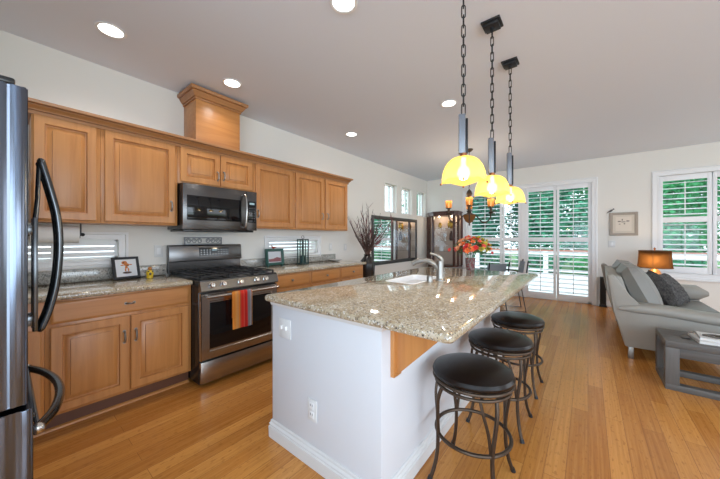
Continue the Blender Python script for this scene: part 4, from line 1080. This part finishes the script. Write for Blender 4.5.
# ------------------------------------------------------------------ coffee table
M_gw = wood('weathered_grey', (.045, .040, .036), (.095, .086, .078), (.155, .142, .13), 'x', .65)
M_gw2 = wood('weathered_grey_upright', (.045, .040, .036), (.095, .086, .078), (.155, .142, .13), 'z', .65)
t = thing('coffee_table', 'chunky weathered grey wood coffee table in front of the sofa end', 'table', (1.1, 3.76, 0))
cx0, cx1, cy0, cy1, cz = .515, 1.72, 3.53, 3.985, .415
MB().box(cx0, cx1, cy0, cy1, cz - .055, cz, .006).build('tabletop', M_gw, t)
for x in (cx0, cx1 - .085):
    for y in (cy0, cy1 - .07): MB().box(x, x + .085, y, y + .07, .0505, cz - .0555, .005).build('leg', M_gw2, t)
for y in (cy0, cy1 - .07): MB().box(cx0, cx1, y, y + .07, 0, .05, .005).build('runner', M_gw, t)
for x in (cx0, cx1 - .085): MB().box(x, x + .085, cy0 + .0705, cy1 - .0705, 0, .05, .005).build('cross_runner', M_gw, t)
MB().box(cx0 + .0855, cx1 - .0855, cy0 + .03, cy0 + .05, cz - .14, cz - .0555, .003).build('apron', M_gw, t)
MB().box(cx0 + .0855, cx1 - .0855, cy1 - .05, cy1 - .03, cz - .14, cz - .0555, .003).build('apron', M_gw, t)
def book(x0, x1, y0, y1, z, h, rz, mc, label, nm='book'):
    t = thing(nm, label, 'book', ((x0 + x1) / 2, (y0 + y1) / 2, z), 0, 'books on the coffee table')
    R = Matrix.Translation(((x0 + x1) / 2, (y0 + y1) / 2, 0)) @ Matrix.Rotation(rz, 4, 'Z') @ Matrix.Translation((-(x0 + x1) / 2, -(y0 + y1) / 2, 0))
    m = MB().box(x0, x1, y0, y1, z, z + .003, M=R).box(x0, x1, y0, y1, z + h - .003, z + h, M=R).box(x0, x0 + .004, y0, y1, z, z + h, M=R)
    m.build('cover', mc, t)
    MB().box(x0 + .0045, x1 - .005, y0 + .005, y1 - .005, z + .0035, z + h - .0035, M=R).build('pages', mat('pages', (.72, .70, .66), .8) if 'pages' not in bpy.data.materials else bpy.data.materials['pages'], t)
M_bk = mat('book_white', (.72, .70, .68), .4)
book(.71, 1.05, 3.60, 3.86, cz + .0005, .020, math.radians(4), M_bk, 'large white book lowest in the stack on the coffee table')
book(.735, 1.05, 3.62, 3.85, cz + .021, .022, math.radians(-3), M_bk, 'smaller white book on top of the stack on the coffee table')
M_orn = mat('pewter_ornament', (.14, .125, .11), .45, .5)
t = thing('chain_ornament', 'knotted pewter link ornament lying on top of the white books', 'ornament', (.91, 3.72, cz + .0435))
m = MB(); z = cz + .0525
for i in range(3):
    c = Vector((.81 + .075 * i, 3.70 + .02 * (i % 2), z))
    m.tube([c + Vector((.048 * math.cos(q) , .034 * math.sin(q), .004 * math.sin(2 * q))) for q in [j * 2 * PI / 20 for j in range(20)]], .0075, 8, closed=True)
m.build('links', M_orn, t)
tag(MB().ball((.66, 3.70, cz + .011), (.03, .022, .011), 12).ball((.672, 3.735, cz + .009), (.02, .02, .009), 10).build('trinket', M_orn, base=(.70, 3.70, cz)), 'small dull metal trinket on the coffee table left of the books', 'ornament')

# ------------------------------------------------------------------ outside
M_deck = mat('deck_boards', (.74, .74, .74), .7)
n_ = N(M_deck); bk = n_.n('TexBrick', Scale=1, Mortar_Size=.004, Brick_Width=3.0, Row_Height=.14); bk.inputs['Color1'].default_value = (.72, .72, .72, 1); bk.inputs['Color2'].default_value = (.80, .80, .80, 1); bk.inputs['Mortar'].default_value = (.3, .3, .3, 1)
n_.l(n_.pos(), bk.inputs[0]); n_.col(bk.outputs[0])
struct('deck', MB().box(-9, 9, BY + .16, 13.0, -.18, -.06), M_deck)
M_grass = mat('lawn', (.10, .22, .08), .9); n_ = N(M_grass); n_.col(n_.ramp(n_.noise(n_.pos((3, 3, 3)), 1, 5, .7), [(.35, (.05, .13, .05)), (.65, (.16, .30, .10))]))
struct('ground', MB().box(-30, 30, -6, 40, -.5, -.42), M_grass)
t = thing('deck_railing', 'white deck railing with reddish-brown top rail outside the patio doors', 'railing', (0, 12.85, -.06))
MB().box(-9, 9, 12.79, 12.93, .80, .855, .004).build('top_rail', mat('rail_redwood', (.40, .17, .13), .6), t)
MB().box(-9, 9, 12.84, 12.88, .66, .799, .003).build('under_rail', M_white, t)
MB().box(-9, 9, 12.84, 12.88, .04, .12, .003).build('bottom_rail', M_white, t)
for k in range(8): MB().box(-8.75 + k * 2.5 - .075, -8.75 + k * 2.5 + .075, 12.79, 12.93, -.06, .7995, .004).build('post', M_white, t)
def leaves(m, c, rad, n, size, rng):
    for _ in range(n):
        a = rng.uniform(0, 2 * PI); e = rng.uniform(-1, 1); ce = math.sqrt(1 - e * e); r = rng.uniform(.35, 1) ** .5
        p = Vector(c) + Vector((rad[0] * ce * math.cos(a), rad[1] * ce * math.sin(a), rad[2] * e)) * r
        u, v = basis(Vector((rng.uniform(-1, 1), rng.uniform(-1, 1), rng.uniform(-.4, 1))).normalized()); L = size * rng.uniform(.6, 1.4)
        m.bm.faces.new(m.ring([p, p + u * L * .5 + v * L * .3, p + u * L, p + u * L * .5 - v * L * .3]))
def leafmat(name, c0, c1):
    m = mat(name, c0, .55); n = N(m); n.col(n.ramp(n.noise(n.pos((2.2, 2.2, 2.2)), 1, 5, .75), [(.35, c0), (.65, c1)])); return m
LM = [leafmat('leaf_teal', (.015, .16, .085), (.10, .44, .25)), leafmat('leaf_green', (.015, .22, .075), (.09, .50, .18)), leafmat('leaf_dark', (.012, .10, .07), (.06, .28, .18))]
M_bark = mat('bark', (.09, .07, .055), .9)
rng = random.Random(7)
def tree(x, y, h, r, mi, label, name='tree', n=5200):
    t = thing(name, label, 'tree', (x, y, -.42), 0, 'trees beyond the deck')
    MB().curve([(x, y, -.42), (x + .05, y, h * .3), (x - .05, y + .05, h * .6), (x, y, h * .9)], [.16 - .006 * i for i in range(19)], 8, 6).build('trunk', M_bark, t)
    m = MB()
    for k in range(13):
        q = k / 12; z = .25 + h * (.08 + .85 * q); rr = r * (1 - .30 * q)
        a = rng.uniform(0, 2 * PI)
        leaves(m, (x + rr * .3 * math.sin(k * 2.4), y, z), (rr * .95, rr * .5, h * .10), n // 13, .19, rng)
        leaves(m, (x + rr * .45 * math.cos(a), y + rr * .45 * math.sin(a), z), (rr * .75, rr * .75, h * .13), n // 13, .18, rng)
    f = m.build('foliage', LM[mi], t, flat=True)
for x, y, h, r, mi, lab in ((-8.0, 16.2, 7.0, 1.3, 0, 'teal green tree at the far left of the front row beyond the deck railing'), (-4.6, 16.2, 7.4, 1.3, 2, 'dark tree in the front row beyond the deck, behind the flower bouquet'),
        (-1.2, 16.2, 7.6, 1.3, 0, 'teal green front-row tree seen through the left part of the patio doors'), (2.2, 16.2, 7.4, 1.3, 1, 'bright green front-row tree seen through the window behind the lamp'), (5.6, 16.2, 7.2, 1.3, 0, 'leafy front-row tree at the far right beyond the deck'),
        (-6.4, 20.6, 9.0, 1.35, 1, 'taller green tree in the rear row, far left'), (-2.9, 20.6, 9.4, 1.35, 2, 'taller dark tree in the rear row behind the chandelier'), (.5, 20.6, 9.6, 1.35, 1, 'taller bright green rear-row tree seen through the right half of the patio doors'),
        (4.0, 20.6, 9.2, 1.35, 1, 'taller bright green rear-row tree seen through the window behind the sofa'), (7.5, 20.6, 9.0, 1.35, 0, 'taller teal rear-row tree at the far right'),
        (-12.0, 14.5, 6.0, 1.3, 1, 'green tree outside the small high windows of the left wall')):
    tree(x, y, h, r, mi, lab)
t_n = 0
for x, y, mi, lab in ((-5.4, 14.0, 0, 'low shrub past the railing left of the patio doors'), (-3.5, 14.0, 2, 'low dark shrub past the railing behind the flower bouquet'), (-1.6, 14.0, 0, 'low shrub past the railing behind the third shutter'), (.3, 14.0, 1, 'low green shrub past the railing right of the patio doors'), (2.2, 14.0, 0, 'low shrub past the railing behind the lamp'), (4.1, 14.0, 1, 'low green shrub past the railing at the far right')):
    t = thing('shrub', lab, 'shrub', (x, y, -.42), 0, 'shrubs past the deck railing')
    m = MB(); leaves(m, (x, y, .25), (.85, .5, .65), 1500, .10, rng); m.build('foliage', LM[mi], t, flat=True)
    m = MB()
    for k in range(5): m.tube([(x, y, -.42), (x + rng.uniform(-.3, .3), y + rng.uniform(-.3, .3), .35)], .02, 5)
    m.build('stems', M_bark, t)
